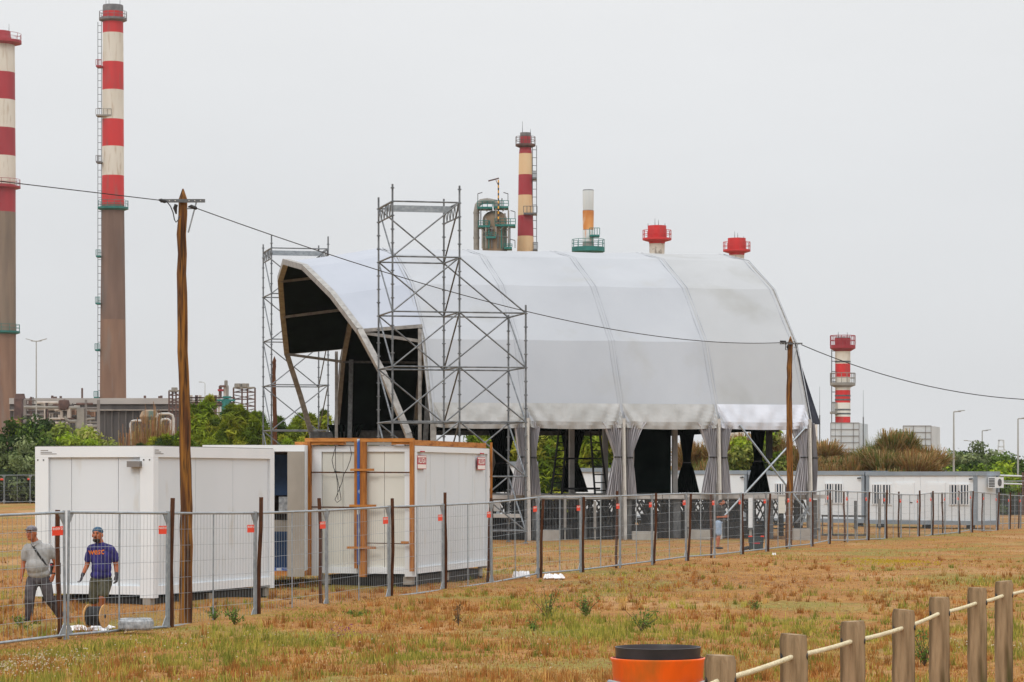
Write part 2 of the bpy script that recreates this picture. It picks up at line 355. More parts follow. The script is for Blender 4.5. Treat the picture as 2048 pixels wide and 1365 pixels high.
# grass: one mass of blades
def palette(x, y, n):
    green = ss(.46, .60, .6 * fb(x, y * .6, 3.6, 5) + .4 * fb(x, y * .6, 1.0, 17)) * .9 * (1 - ss(55, 110, y) * .5) + .08 + .55 * np.exp(-((y - 42) / 6.5) ** 2) * np.exp(-((x + .5) / 6) ** 2) * ss(.35, .6, fb(x, y * .5, 2.0, 61))
    green = green * np.where((y > 30) & (y < 60), 1.0, .8)
    r = RNG.random(n)
    straw = np.array([.50, .31, .10]); brown = np.array([.31, .14, .038]); red = np.array([.37, .155, .042]); gr = np.array([.20, .215, .035]); yg = np.array([.38, .33, .065])
    dry = np.where((r < .26)[:, None], straw, np.where((r < .62)[:, None], brown, red))
    gg = np.where((RNG.random(n) < .5)[:, None], gr, yg)
    isg = RNG.random(n) < green
    c = np.where(isg[:, None], gg, dry) * (0.7 + .6 * RNG.random((n, 1)))
    return c, green, isg
FPX = [-150, 133, 335, 510, 653, 778, 886, 983, 1076, 1161, 1240, 1304, 1372, 1429, 1482, 1532, 1579, 1622, 1657, 1695, 1734, 1770, 1836, 1890, 1942, 1993, 2085]
FD = [38.2, 41.5, 44.9, 48.7, 52.5, 56.3, 60, 63.5, 66.9, 70.4, 73.7, 77, 80.5, 84, 87.5, 91, 94.6, 98, 101.4, 104.8, 108.2, 111.7, 118.5, 125.5, 132.5, 139.5, 146]
def blades(name, n, pymin, pymax, hmin, hmax, wd, lean=.5):
    px = RNG.uniform(-350, 2400, n); py = pymin + (pymax - pymin) * RNG.random(n)
    d = (EYE + .03) * F / (py - HY)
    for _ in range(4):
        x = (px - CX) / F * d; d = (EYE - Gn(x, d)) * F / (py - HY)
    x = (px - CX) / F * d; y = d
    keep = (fb(x, y, .9, 9) + .25 * RNG.random(n) > .42)
    bare = (.65 * fb(x, y * .35, 4.0, 21) + .35 * fb(x, y, .8, 25) > .56 - .12 * np.exp(-((y - 64) / 5) ** 2) * (x > 0)) & (RNG.random(n) < .85); keep &= ~bare
    x, y = x[keep], y[keep]; n = len(x); z = Gn(x, y) - .01
    c, green, isg = palette(x, y, n)
    c *= (.75 + .5 * fb(x, y, 1.4, 41))[:, None]
    h = (hmin + (hmax - hmin) * RNG.random(n) ** 2) * (.6 + .9 * green) * (1 + 1.1 * ss(.6, .85, vnoise(x, y, .55, 4)))
    yf = np.interp(CX + x / y * F, FPX, FD); near = (y > yf - 4.5) & (y < yf + .5) & (RNG.random(n) < .93); h = np.where(near, np.minimum(h, .03 + .012 * np.maximum(0, yf - y)), h)
    an = RNG.uniform(0, 2 * np.pi, n); w = wd * (.6 + .8 * RNG.random(n)) * (1 + y / 90)
    dx, dy = np.cos(an) * w, np.sin(an) * w; la = RNG.uniform(0, 2 * np.pi, n); ln = lean * h * RNG.random(n)
    A = np.stack([x - dx, y - dy, z], 1); B = np.stack([x + dx, y + dy, z], 1)
    T = np.stack([x + np.cos(la) * ln, y + np.sin(la) * ln, z + h], 1)
    V = np.stack([A, B, T], 1).reshape(-1, 3); Fc = np.arange(3 * n).reshape(-1, 3)
    o = np_mesh(name, V, Fc, [M['grass']], np.repeat(c, 3, 0)); o['kind'] = 'stuff'
    o['label'] = 'dry brown and yellow-green grass covering the field'; o['category'] = 'grass'
    return o
blades('grass', 330000, 1040, 1420, .018, .085, .006)
def tufts(n, pymin, pymax):
    px = RNG.uniform(-200, 2250, n); py = RNG.uniform(pymin, pymax, n); d = (EYE + .03) * F / (py - HY)
    for _ in range(4): x = (px - CX) / F * d; d = (EYE - Gn(x, d)) * F / (py - HY)
    x = (px - CX) / F * d; yf = np.interp(CX + x / d * F, FPX, FD); kp = ~((d > yf - 3) & (d < yf + .6)) & (fb(x, d, 1.8, 33) > .47); x, d = x[kp], d[kp]; n = len(x)
    k = 16; X0 = np.repeat(x, k) + RNG.normal(0, .035, n * k); Y0 = np.repeat(d, k) + RNG.normal(0, .035, n * k); sz = np.repeat(.07 + .15 * RNG.random(n) ** 1.6, k)
    c, g_, isg = palette(x, d, n); cc = np.repeat(c, k, 0) * (.75 + .5 * RNG.random((n * k, 1))); h = sz * (.5 + .6 * RNG.random(n * k)); an = RNG.uniform(0, 6.28, n * k); la = RNG.uniform(0, 6.28, n * k); ln = h * .55 * RNG.random(n * k); w = .0055 * (1 + Y0 / 90); Z0 = Gn(X0, Y0) - .01
    V = np.stack([np.stack([X0 - np.cos(an) * w, Y0 - np.sin(an) * w, Z0], 1), np.stack([X0 + np.cos(an) * w, Y0 + np.sin(an) * w, Z0], 1), np.stack([X0 + np.cos(la) * ln, Y0 + np.sin(la) * ln, Z0 + h], 1)], 1).reshape(-1, 3)
    o = np_mesh('grass_tufts', V, np.arange(3 * n * k).reshape(-1, 3), [M['grass']], np.repeat(cc, 3, 0)); o['kind'] = 'stuff'; o['label'] = 'longer grass tufts scattered over the near field'; o['category'] = 'grass'
tufts(6500, 1120, 1400)
def blotches(name, n, pts, hmax, label, cat, colr, wd=.02, sz=None):
    """scattered small flower heads / straws in patches; one stuff object"""
    Vs = []; Cs = []
    for (px, py, rad, k) in pts:
        d = (EYE + .02) * F / (py - HY); x0 = (px - CX) / F * d
        x = x0 + RNG.normal(0, rad, k); y = d + RNG.normal(0, rad * 2.2, k); z = Gn(x, y) + RNG.uniform(.03, hmax, k)
        s = wd * (.6 + .8 * RNG.random(k))
        for q in range(k):
            Vs += [(x[q] - s[q], y[q], z[q]), (x[q] + s[q], y[q], z[q] + s[q] * .3), (x[q], y[q] - s[q] * .5, z[q] + s[q] * 1.3)]
            Cs += [np.array(colr) * random.uniform(.7, 1.1)] * 3
    o = np_mesh(name, np.array(Vs), np.arange(len(Vs)).reshape(-1, 3), [M['grass']], np.array(Cs)); o['kind'] = 'stuff'; o['label'] = label; o['category'] = cat
blotches('wildflowers', 0, [(40, 1335, .4, 200), (90, 1318, .45, 90), (20, 1355, .4, 90), (340, 1205, .3, 50), (700, 1330, 3, 120), (1500, 1130, 5, 80), (300, 1280, 1.2, 80), (1900, 1140, 2, 40), (1990, 1290, .4, 60), (1180, 1165, 1.2, 60)], .12, 'small white flower heads scattered in the dry grass', 'flowers', (.75, .68, .55), .012)
blotches('yellow_flowers', 0, [(1780, 1124, .7, 700), (1860, 1080, .4, 60)], .06, 'yellow creeping flowers in a flat patch right of centre', 'flowers', (.55, .42, .05), .02)
blotches('thistle_flowers', 0, [(690, 1275, .16, 60)], .2, 'small purple thistle heads in the near grass', 'flowers', (.28, .08, .22), .012)
blotches('stones', 0, [(1330, 1160, 2.2, 900), (1480, 1160, 2.0, 700), (1220, 1180, 1.2, 300)], .0 + .031, 'pale stones and straw on a bare reddish strip', 'stones', (.5, .33, .2), .018)

# ------------------------------------------------------------------ vegetation
def leaf_cloud(cl, nleaf, lsz, cols, asp=1.0, up=.3, seed=0):
    """cl: list of (cx,cy,cz,r) clumps -> quads on their shells"""
    rg = np.random.default_rng(seed); VV = []; CC = []
    cl = np.array(cl); k = len(cl); cc = np.array([cols[i % len(cols)] for i in rg.integers(0, len(cols), k)]) * (.75 + .5 * rg.random((k, 1)))
    n = nleaf * k; idx = np.repeat(np.arange(k), nleaf)
    dv = rg.normal(size=(n, 3)); dv /= np.linalg.norm(dv, axis=1)[:, None]; dv[:, 2] = dv[:, 2] * .9 + .1
    rr = cl[idx, 3] * (.62 + .75 * rg.random(n) ** 1.5)
    p = cl[idx, :3] + dv * rr[:, None] * np.array([1, 1, .85])
    nr = dv + rg.normal(0, .5, (n, 3)); nr /= np.linalg.norm(nr, axis=1)[:, None]
    upv = np.array([0, 0, 1.]) * up + rg.normal(0, 1, (n, 3)) + dv * (asp > 1.5)
    t1 = np.cross(nr, upv); t1 /= np.linalg.norm(t1, axis=1)[:, None]; t2 = np.cross(nr, t1)
    s = lsz * (.6 + .8 * rg.random((n, 1)))
    V = np.stack([p - t1 * s / asp ** .5 * .5, p - t2 * s * asp ** .5, p + t1 * s / asp ** .5 * .5, p + t2 * s * asp ** .5], 1).reshape(-1, 3)
    C = np.repeat(cc[idx] * (.9 + .9 * rg.random((n, 1))), 4, 0)
    return V, np.arange(4 * n).reshape(-1, 4), C
SEED = [100]
def bush(name, label, cat, px, d, w, h, cols, zb=None, nc=26, nl=170, lsz=.16, asp=1.0, dep=None, group=None, trunk=True, cr=.3, base=.12):
    SEED[0] += 1; rg = random.Random(SEED[0]); x0 = (px - CX) / F * d; z0 = G(x0, d) if zb is None else zb
    dep = dep or w * .7; root = thing(name, label, cat, (x0, d, z0), group)
    cl = []; k0 = rg.uniform(0, 6); spiky = asp > 1.5
    nc = int(nc * 1.5); nl = int(nl * .8); cr *= .82
    for i in range(nc):
        a = rg.uniform(0, 2 * math.pi); q = rg.uniform(0, 1) ** .5; env = (1 - q ** 3.2) ** .42
        env *= .86 + .14 * math.sin(a * 2 + k0) * math.cos(a * 3 + q * 4)
        cz = env * (rg.uniform(.90, 1.08) if i % 2 else rg.uniform(.35, .9))
        r = min(w, h) * cr * rg.uniform(.4, 1.0) * (.8 if spiky else .95) * (1.1 - .3 * cz)
        z = max(r * .6, h * cz - r * .45)
        cl.append((math.cos(a) * (w / 2 - r * .4) * q, math.sin(a) * (dep / 2 - r * .4) * q, z, r))
        if spiky and cz > .6:
            for t_ in range(2): cl.append((cl[-1][0] + rg.uniform(-.3, .3) * r, cl[-1][1], z + r * (.7 + .5 * t_), r * (.45 - .15 * t_)))
    V, Fc, C = leaf_cloud(cl, nl, lsz, cols, asp, .3, SEED[0])
    V[:, 2] = np.maximum(V[:, 2], .02)
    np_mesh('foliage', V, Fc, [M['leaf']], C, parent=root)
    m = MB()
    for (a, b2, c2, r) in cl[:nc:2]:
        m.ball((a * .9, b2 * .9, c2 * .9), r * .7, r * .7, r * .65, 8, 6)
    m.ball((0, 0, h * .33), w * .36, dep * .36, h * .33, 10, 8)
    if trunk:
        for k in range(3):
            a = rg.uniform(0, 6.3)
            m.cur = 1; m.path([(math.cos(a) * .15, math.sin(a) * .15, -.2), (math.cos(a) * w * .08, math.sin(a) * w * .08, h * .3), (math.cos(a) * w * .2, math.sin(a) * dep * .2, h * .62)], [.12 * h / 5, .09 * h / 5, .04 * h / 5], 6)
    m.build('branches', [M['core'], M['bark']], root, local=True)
    return root
DK = [(.04, .07, .011), (.055, .09, .013), (.025, .048, .010)]
OL = [(.14, .17, .03), (.18, .19, .04), (.10, .13, .025), (.2, .2, .05)]
GY = [(.11, .14, .05), (.15, .18, .08), (.07, .09, .035)]
BR = [(.14, .20, .012), (.17, .22, .016), (.09, .14, .01)]
PN = [(.13, .16, .012), (.09, .125, .010), (.20, .21, .02), (.06, .09, .008)]
grp = 'shrubs and trees at the edge of the field'
def zt(py, d): return EYE + (HY - py) / F * d
bush('dark_shrub', 'dark green domed shrub at the left picture edge behind the fence', 'shrub', 30, 205, 9.5, 6.1, DK, nc=44, group=grp)
bush('dark_shrub', 'dark green shrub filling the gap just left of the olive shrub', 'shrub', 88, 207, 6, 6.0, DK + BR, nc=36, nl=220, group=grp)
bush('green_shrub', 'green shrub sloping down right of the olive shrub', 'shrub', 168, 201, 5.4, 5.6, OL + BR, nc=34, nl=220, group=grp)
bush('grey_green_shrub', 'grey-green shrub low at the left edge, right behind the far fence', 'shrub', 15, 194, 5.6, 4.0, GY, nc=34, nl=200, group=grp)
bush('dark_shrub', 'dark green shrub under the double-headed lamp post', 'shrub', 75, 200, 5, 5.0, DK + GY, nc=34, group=grp)
bush('olive_shrub', 'olive-yellow rounded shrub behind the left end of the nearest white container', 'shrub', 132, 203, 6.6, 5.7, OL, nc=38, nl=230, group=grp)
bush('green_shrub', 'bright green low shrub behind the container roof, at the foot of the tall chimney', 'shrub', 195, 198, 6.4, 5.0, BR, nc=34, nl=220, group=grp)
bush('green_shrub', 'bright green low shrub just left of the reddish dry reeds', 'shrub', 245, 196, 4.2, 4.4, BR + OL, nc=24, group=grp)
bush('pine_bush', 'dark green pine bush directly left of the tall wooden pole', 'tree', 325, 176, 3.6, 4.6, PN + DK, nc=30, nl=260, lsz=.15, asp=3, group=grp)
bush('pine_bush', 'small dark pine bush among the dry reeds', 'tree', 296, 174, 2.4, 3.6, DK + PN, nc=20, nl=220, lsz=.14, asp=3, group=grp)
bush('pine_tree', 'broad bright green pine right of the tall wooden pole', 'tree', 415, 178, 5.4, 6.5, PN + BR, nc=54, nl=300, lsz=.16, asp=3.2, group=grp)
bush('pine_tree', 'pointed green pine below the twin water tanks', 'tree', 487, 172, 3.6, 6.8, PN, nc=42, nl=300, lsz=.16, asp=3.2, group=grp)
bush('pine_tree', 'dark pine seen through the left scaffold tower', 'tree', 546, 176, 5.2, 6.4, PN + DK, nc=42, nl=280, lsz=.16, asp=3.2, group=grp)
bush('pine_tree', 'lean pine beside the left leg of the tent arch', 'tree', 618, 180, 4.8, 6.8, PN, nc=36, nl=260, lsz=.16, asp=3.2, group=grp)
bush('pine_bush', 'low bright green pine bush right behind the second container roof', 'tree', 440, 165, 8.5, 4.6, BR + PN, nc=34, nl=260, lsz=.16, asp=3, group=grp)
bush('pine_bush', 'low green pine bush behind the orange planks', 'tree', 580, 165, 8, 4.6, PN + BR, nc=34, nl=240, lsz=.16, asp=3, group=grp)
for i, (px, w, h, lb) in enumerate([(720, 4.5, 4.6, 'low green bush seen under the dark rear beam of the tent'), (1000, 5, 5.8, 'green pine seen behind the white cabin with the dark window'), (1095, 4.4, 5.6, 'yellow-green pine seen left of the black curtain'),
                             (1185, 4.4, 5.9, 'light green pine seen between the steel ladder rails'), (1250, 4.5, 5.2, 'bushy green pine behind the white cabin left of the backdrop')]):
    bush('pine_tree', lb, 'tree', px, 158 + i, w, h, [(.16, .2, .015), (.1, .15, .012), (.24, .24, .03), (.06, .1, .01)], nc=38, nl=260, lsz=.16, asp=3, group='pines behind the stage')
bush('round_shrub', 'bright green shrub on the dry bank seen through the right bay of the stage', 'shrub', 1512, 176, 4.2, 6.0, BR + OL, nc=30, nl=220, group=grp)
for i, (px, d, w, h, cs, lb) in enumerate([(1925, 225, 6.5, 5.1, GY + DK, 'dull green shrub just right of the dry grass bank'), (1985, 235, 9, 5.4, DK + DK + GY, 'wide green shrub behind the tallest right-hand lamp post'),
        (2040, 215, 8, 4.6, DK + DK, 'bright green shrub cut off by the right picture edge'), (1955, 205, 9, 3.9, DK + BR, 'low dark green shrub just above the right end of the cabin roof'), (2025, 200, 8, 3.4, DK + BR, 'low dark green shrub behind the white rails at the right edge')]):
    bush('coastal_shrub', lb, 'shrub', px, d, w, h, cs, nc=40, nl=220, lsz=.15, group=grp)

def tussock(label, px, d, w, h, cols, zb, n=420, group=None):
    SEED[0] += 1; rg = np.random.default_rng(SEED[0]); x0 = (px - CX) / F * d
    an = rg.uniform(0, 2 * np.pi, n); r0 = (rg.random(n) ** .5) * w * .28; out = w * .5 * rg.random(n) ** .9; L = h * (.25 + .8 * rg.random(n)) * (1.15 - .55 * (out / (w * .5)) ** 1.5)
    bx, by = np.cos(an) * r0, np.sin(an) * r0; wd = .018 * (1 + d / 200)
    ta = an + np.pi / 2 + rg.normal(0, .6, n)
    V = []; 
    for k, (f, zf, ww) in enumerate([(0, 0, 1), (.3, .55, .8), (.7, .92, .5), (1.05, .90, .1)]):
        xx = bx + np.cos(an) * out * f; yy = by + np.sin(an) * out * f; zz = L * zf
        V.append(np.stack([xx - np.cos(ta) * wd * ww, yy - np.sin(ta) * wd * ww, zz], 1)); V.append(np.stack([xx + np.cos(ta) * wd * ww, yy + np.sin(ta) * wd * ww, zz], 1))
    V = np.stack(V, 1).reshape(-1, 3); b0 = np.arange(n) * 8
    Fc = np.concatenate([np.stack([b0 + 2 * k, b0 + 2 * k + 1, b0 + 2 * k + 3, b0 + 2 * k + 2], 1) for k in range(3)])
    cs = np.array(cols)[rg.integers(0, len(cols), n)] * (.7 + .6 * rg.random((n, 1)))
    o = np_mesh('grass_tussock', V, Fc, [M['grass']], np.repeat(cs, 8, 0)); o.location = (x0, d, zb)
    o['label'] = label; o['category'] = 'grass tussock'
    if group: o['group'] = group
    return o
# the dry bank behind the cabins
def DZ(x, y):
    d0 = 176 + 6 * math.sin(x * .1); px = CX + x / y * F
    prof = sst(1180, 1420, px) * (1 - sst(1830, 1905, px))
    crest = 4.8 + .12 * math.sin(px * .021) + .2 * math.sin(px * .05 + 1)
    return prof * crest * sst(d0 - 14, d0, y) * (1 - sst(d0 + 10, d0 + 26, y)) + G(x, y) - .3
m = MB(); xs = [4 + k * .7 for k in range(48)]; ys = [160 + k * 1.2 for k in range(42)]
for y in ys:
    for x in xs: m.v.append((x, y, DZ(x, y) + .12 * math.sin(x * 2.1 + y)))
for j in range(len(ys) - 1):
    for i in range(len(xs) - 1): k = j * len(xs) + i; m.f.append((k, k + 1, k + 1 + len(xs), k + len(xs))); m.mi.append(0)
M['bank'] = mat('dry_bank_soil', (.22, .10, .04), (.28, .17, .06), .6, .95, 0, .8, 3, c3=(.12, .13, .03), s3=.4, lo3=.5, hi3=.6)
m.build('dry_bank', M['bank'], sharp=0, kind='structure')
DRY = [(.40, .25, .10), (.29, .17, .065), (.23, .21, .06), (.42, .31, .15), (.33, .18, .07)]
rgt = random.Random(5); q = 0
for row, (d0, cnt) in enumerate([(168.5, 15), (173, 17), (177.5, 16)]):
    for k in range(cnt):
        px = 1385 + k * (1885 - 1385) / (cnt - 1) + rgt.uniform(-9, 9); d = d0 + rgt.uniform(-2, 2); x = (px - CX) / F * d
        if px > 1890: continue
        where = 'behind the cabins' if px > 1630 else 'seen through the stage bays'
        tussock('dry tussock of marram grass, %s from the left in the %s row %s' % (ORD[k], ('front', 'middle', 'rear')[row], 'of the bank'), px, d,
                rgt.uniform(2.0, 3.8), rgt.uniform(1.2, 1.9), DRY if rgt.random() > .45 else DRY[2:] + [(.12, .16, .04)], DZ(x, d) - .15, 1100, 'dry tussocks on the bank'); q += 1
n = 60000; px_ = RNG.uniform(1370, 1895, n); yy = RNG.uniform(165, 179, n); xx = (px_ - CX) / F * yy
tab = {}
def dzn(x, y):
    key = (round(x * 2), round(y * 2))
    if key not in tab: tab[key] = DZ(key[0] / 2, key[1] / 2)
    return tab[key]
zz = np.array([dzn(a, b) for a, b in zip(xx, yy)]) - .1
kp = fb(xx, yy, 1.6, 8) > .38; xx, yy, zz = xx[kp], yy[kp], zz[kp]; n = len(xx)
hh_ = (.3 + .8 * RNG.random(n)) * (.4 + fb(xx, yy, 1.2, 2) * 1.1); an = RNG.uniform(0, 6.28, n); wd_ = .03; ln_ = hh_ * RNG.normal(0, .35, n)
V = np.stack([np.stack([xx - np.cos(an) * wd_, yy - np.sin(an) * wd_, zz], 1), np.stack([xx + np.cos(an) * wd_, yy + np.sin(an) * wd_, zz], 1), np.stack([xx + ln_, yy, zz + hh_], 1)], 1).reshape(-1, 3)
gsel = fb(xx, yy, 3.0, 14)[:, None]; cb = np.where(gsel > .55, np.array([[.17, .18, .05]]), np.where(RNG.random((n, 1)) < .5, np.array([[.36, .19, .065]]), np.array([[.25, .13, .05]]))) * (.7 + .6 * RNG.random((n, 1)))
o = np_mesh('marram_grass', V, np.arange(3 * n).reshape(-1, 3), [M['grass']], np.repeat(cb, 3, 0)); o['kind'] = 'stuff'; o['label'] = 'dry marram grass covering the bank behind the cabins'; o['category'] = 'grass'
for k, px in enumerate((258, 272, 284, 306, 318, 332, 345)):
    tussock('reddish dry reed clump, %s from the left, between the tall chimney and the wooden pole' % ORD[k], px, 180 + (k % 3) * 2, 1.9, (5.0, 5.4, 5.2, 6.4, 5.9, 5.2, 5.4)[k], [(.34, .17, .08), (.28, .15, .07), (.3, .22, .08)], .5, 420, 'dry reeds near the tall chimney')

# near weeds (leafy)
def weed(label, px, py, h, w, n, cols, stems=7):
    SEED[0] += 1; rg = random.Random(SEED[0]); d = (EYE + .02) * F / (py - HY); x0 = (px - CX) / F * d; z0 = G(x0, d); d = (EYE - z0) * F / (py - HY); x0 = (px - CX) / F * d
    root = thing('weed_plant', label, 'weed', (x0, d, z0), 'leafy weeds in the near grass'); m = MB(); cl = []
    for s in range(stems):
        a = rg.uniform(0, 6.28); ln = w / 2 * rg.uniform(.2, 1); hh = h * rg.uniform(.4, 1); pts = [(0, 0, -.02), (math.cos(a) * ln * .4, math.sin(a) * ln * .4, hh * .5), (math.cos(a) * ln, math.sin(a) * ln, hh)]
        m.path(pts, [.006, .005, .003], 5)
        for k in range(n):
            f = rg.uniform(.15, 1); cl.append((pts[2][0] * f + rg.uniform(-.03, .03), pts[2][1] * f, hh * f, .05))
    m.build('stem', M['bark'], root, local=True)
    V, Fc, C = leaf_cloud(cl, 2, .022, cols, 1.4, .3, SEED[0]); np_mesh('leaves', V, Fc, [M['leaf']], C, parent=root)
WD = [(.08, .14, .025), (.12, .18, .04), (.06, .1, .02)]
for a in [('tall spindly green weed with thin stems left of the pair in mid field', 1095, 1240, .62, .75, 10, WD, 11), ('low dense green weed on the dry grass right of the spindly one', 1172, 1232, .35, .6, 12, WD, 12),
          ('round-leaved green weed just above the orange bin', 1283, 1262, .42, .75, 11, WD, 10), ('small dark weed inside the fence by the walking men', 48, 1262, .3, .4, 10, WD, 9), ('flat creeping green weed nearest below the middle fence stakes', 713, 1233, .1, .5, 12, WD, 10),
          ('green weed at the foot of the second fence joint from the pole', 470, 1250, .28, .35, 10, WD, 10), ('dark thin dead weed with bare stem in mid field', 917, 1252, .4, .12, 5, [(.09, .06, .03)], 5), ('sprawling green weed between the fourth and fifth rope posts', 1850, 1330, .5, .5, 12, WD, 12),
          ('low green weed behind the third rope post', 1700, 1280, .3, .6, 9, WD, 9), ('green weed beside the big wooden pole foot', 430, 1240, .25, .5, 10, WD, 9), ('scrubby weed tuft below the plastic bags', 1068, 1262, .22, .2, 8, WD, 6), ('stubby brown-green weed near the bottom rope posts', 1510, 1222, .22, .3, 8, WD + [(.2, .12, .05)], 8)]:
    weed(*a)

# ------------------------------------------------------------------ refinery backdrop
def ring(root, cx, cy, z, r_in, r_out, m, th=.35, rail=1.1, n=14, full=True, railm=None, cone=0):
    b_ = MB(); b_.lathe([(r_in, -th - cone), (r_out, -th), (r_out, 0), (r_in, 0)], (cx, cy, z), 20, cap=False); b_.build('platform', m, root)
    if rail:
        b_ = MB()
        for k in range(n):
            a = 2 * math.pi * k / n; b_.tube((cx + math.cos(a) * r_out * .98, cy + math.sin(a) * r_out * .98, z), (cx + math.cos(a) * r_out * .98, cy + math.sin(a) * r_out * .98, z + rail), .05, n=4)
        for h in (.5, 1.0):
            pts = [(cx + math.cos(2 * math.pi * k / 20) * r_out * .98, cy + math.sin(2 * math.pi * k / 20) * r_out * .98, z + rail * h) for k in range(21)]; b_.path(pts, .05, 4)
        b_.build('railing', railm or m, root)
def ladder(root, x, y, z0, z1, m, w=.5, step=1.6):
    b_ = MB()
    for s in (-1, 1):
        b_.tube((x + s * w, y, z0), (x + s * w, y, z1), .07, n=4)
    z = z0
    while z < z1: b_.tube((x - w, y, z), (x + w, y, z), .06, n=4); z += step
    b_.build('ladder', m, root)
def chimney(label, cpx, d, segs, mats, rings=(), lad=None, plats=(), rods=(), n=28, name='chimney'):
    """segs: [(py, half width px, material index above->below)] from top to bottom"""
    x = (cpx - CX) / F * d; k = F / d; zb = min(zt(segs[-1][0], d), G(x, d)); root = thing(name, label, 'chimney', (x, d, zb), 'chimneys of the refinery')
    prof = [(s[1] / k, zt(s[0], d)) for s in segs][::-1]; mis = [s[2] for s in segs[:-1]][::-1]
    prof[0] = (prof[0][0], zb); m = MB(); m.lathe([(r, z) for r, z in prof], (x, d, 0), n, mis); m.build('shaft', mats, root)
    for (py, ro, mm, th) in rings: 
        hw = np.interp(py, [s[0] for s in segs], [s[1] for s in segs]); ring(root, x, d, zt(py, d), hw / k * .9, ro / k, mm, th, 1.15 * 1.3, cone=th)
    if lad:
        side, p0, p1, off = lad; hw = off / k; ladder(root, x + side * hw, d - .5, zt(p1, d), zt(p0, d), M['galv_dark'], .42)
    for (py, a, b_, mm) in plats:
        mb = MB(); z = zt(py, d); xa, xb = x + a / k, x + b_ / k; mb.box(xa, xb, d - 2.6, d + .5, z - .35, z)
        for xx in np.linspace(xa, xb, 5): mb.tube((xx, d - 2.6, z), (xx, d - 2.6, z + 1.3), .06, n=4)
        mb.tube((xa, d - 2.6, z + 1.3), (xb, d - 2.6, z + 1.3), .06, n=4); mb.build('landing', mm, root)
    for (dx, p0, p1) in rods:
        mb = MB(); mb.tube((x + dx / k, d, zt(p0, d)), (x + dx / k, d, zt(p1, d)), .07, .03, n=5); mb.build('lightning_rod', M['galv_dark'], root)
    return root
# leftmost chimney
chimney('thick banded chimney cut off by the left edge, dark red and white over grey concrete', 1, 620,
        [(63, 19, 1), (76, 21, 1), (90, 28, 2), (146, 28.6, 1), (201, 29, 2), (257, 29.4, 1), (313, 29.8, 2), (370, 30, 1), (425, 30, 3), (663, 30.5, 4), (860, 31, 4), (960, 31.5, 4)],
        [M['soot'], M['dred'], M['cwhite'], M['cgrey'], M['cconc2']], [(82, 42, M['dred'], .6), (373, 40, M['dred'], .4), (663, 39, M['teal'], .4)], rods=[(17, 64, 48), (-8, 64, 45)])
chimney('tallest chimney, bright red and white bands on brown concrete with a side ladder', 226, 640,
        [(11, 20, 0), (14, 20.5, 0), (24, 20.5, 1), (67, 20.5, 2), (125, 21, 1), (181, 21.3, 2), (239.5, 21.5, 1), (294, 21.7, 2), (352, 21.8, 1), (410, 22.3, 3), (640, 25, 4), (868, 27, 4), (960, 27.6, 4)],
        [M['soot'], M['red'], M['cwhite'], M['cconc'], M['cconc2']], [(37, 28, M['soot'], .5), (415, 31, M['teal'], .45)], lad=(-1, 45, 905, 26),
        plats=[(134, -31, -20, M['dred']), (232, -31, 0, M['pipe']), (325, -31, -20, M['soot']), (513, -31, -22, M['teal']), (607, -32, -23, M['teal']), (700, -33, -24, M['teal']), (795, -35, -26, M['teal'])], rods=[(-14, 12, -2), (-8, 12, -6), (14, 12, -4)])
chimney('slim chimney behind the tent ridge with dark red and rusty cream bands', 1051, 560,
        [(266, 11, 0), (274, 11, 1), (289, 11, 1), (308, 13, 2), (350, 14, 1), (391, 14.6, 2), (431.5, 15.2, 1), (473, 16, 2), (505, 17, 2), (960, 20, 2)],
        [M['soot'], M['dred'], M['cream']], [(289, 20, M['rbrown'], .4)], lad=(1, 292, 505, 18), plats=[(358, 14, 22, M['galv_dark']), (428, -4, 23, M['galv_dark']), (500, 15, 24, M['galv_dark'])], rods=[(-6, 266, 243), (10, 268, 258)])
chimney('short white stack with orange rust patch and teal ring platform', 1176.5, 540,
        [(380, 10.5, 0), (382, 11.3, 1), (421, 10.6, 0), (422, 11.3, 2), (460, 10.6, 0), (461, 11.2, 1), (484, 11, 3), (505, 12, 3), (960, 14, 3)],
        [M['galv_dark'], M['rustw'], M['rust'], M['pipe']], [(495, 33, M['teal'], .9)], plats=[(472, 2, 22, M['teal'])])
chimney('squat red-capped stack behind the tent ridge, left of the pair, peeling white below', 1314, 520,
        [(452, 18.5, 0), (474, 18.5, 0), (488, 15.5, 1), (520, 14.5, 1), (960, 15, 1)], [M['red'], M['peel']], [(477, 29, M['red'], .35)], rods=[(-4, 452, 437), (3, 452, 440), (16, 452, 447), (-18, 452, 447)])
chimney('squat red-capped stack behind the tent ridge, right of the pair, nearly hidden', 1473.5, 540,
        [(477, 18, 0), (498, 18, 0), (511, 15, 1), (530, 14, 1), (960, 15, 1)], [M['red'], M['peel']], [(500, 27.5, M['red'], .35)], rods=[(-4, 477, 463), (2, 477, 466), (14, 477, 473)])
hs = chimney('short red and white banded chimney on a pale shed at right', 1685.5, 430,
        [(675.5, 16, 3), (677, 16, 0), (692, 16, 0), (697, 17.5, 1), (702, 15.2, 2), (728, 15.2, 1), (754.6, 15.2, 2), (781, 15.2, 1), (806, 15.2, 2), (834, 15.2, 1), (846, 15.2, 1), (960, 15.2, 2)],
        [M['dred'], M['red'], M['cwhite'], M['soot']], [(691, 25.5, M['dred'], .5), (766, 25.5, M['pipe'], .4)], lad=(-1, 700, 846, 17.5), plats=[(824, -25, -15, M['pipe'])], rods=[(-9, 676, 664), (9, 676, 665)])
for py in (724, 792, 800, 820, 828):
    mb = MB(); mb.lathe([(15.9 / (F / 430), -.12), (15.9 / (F / 430), .12)], ((1685.5 - CX) / F * 430, 430, zt(py, 430)), 24); mb.build('hoop', M['galv_dark'], hs)
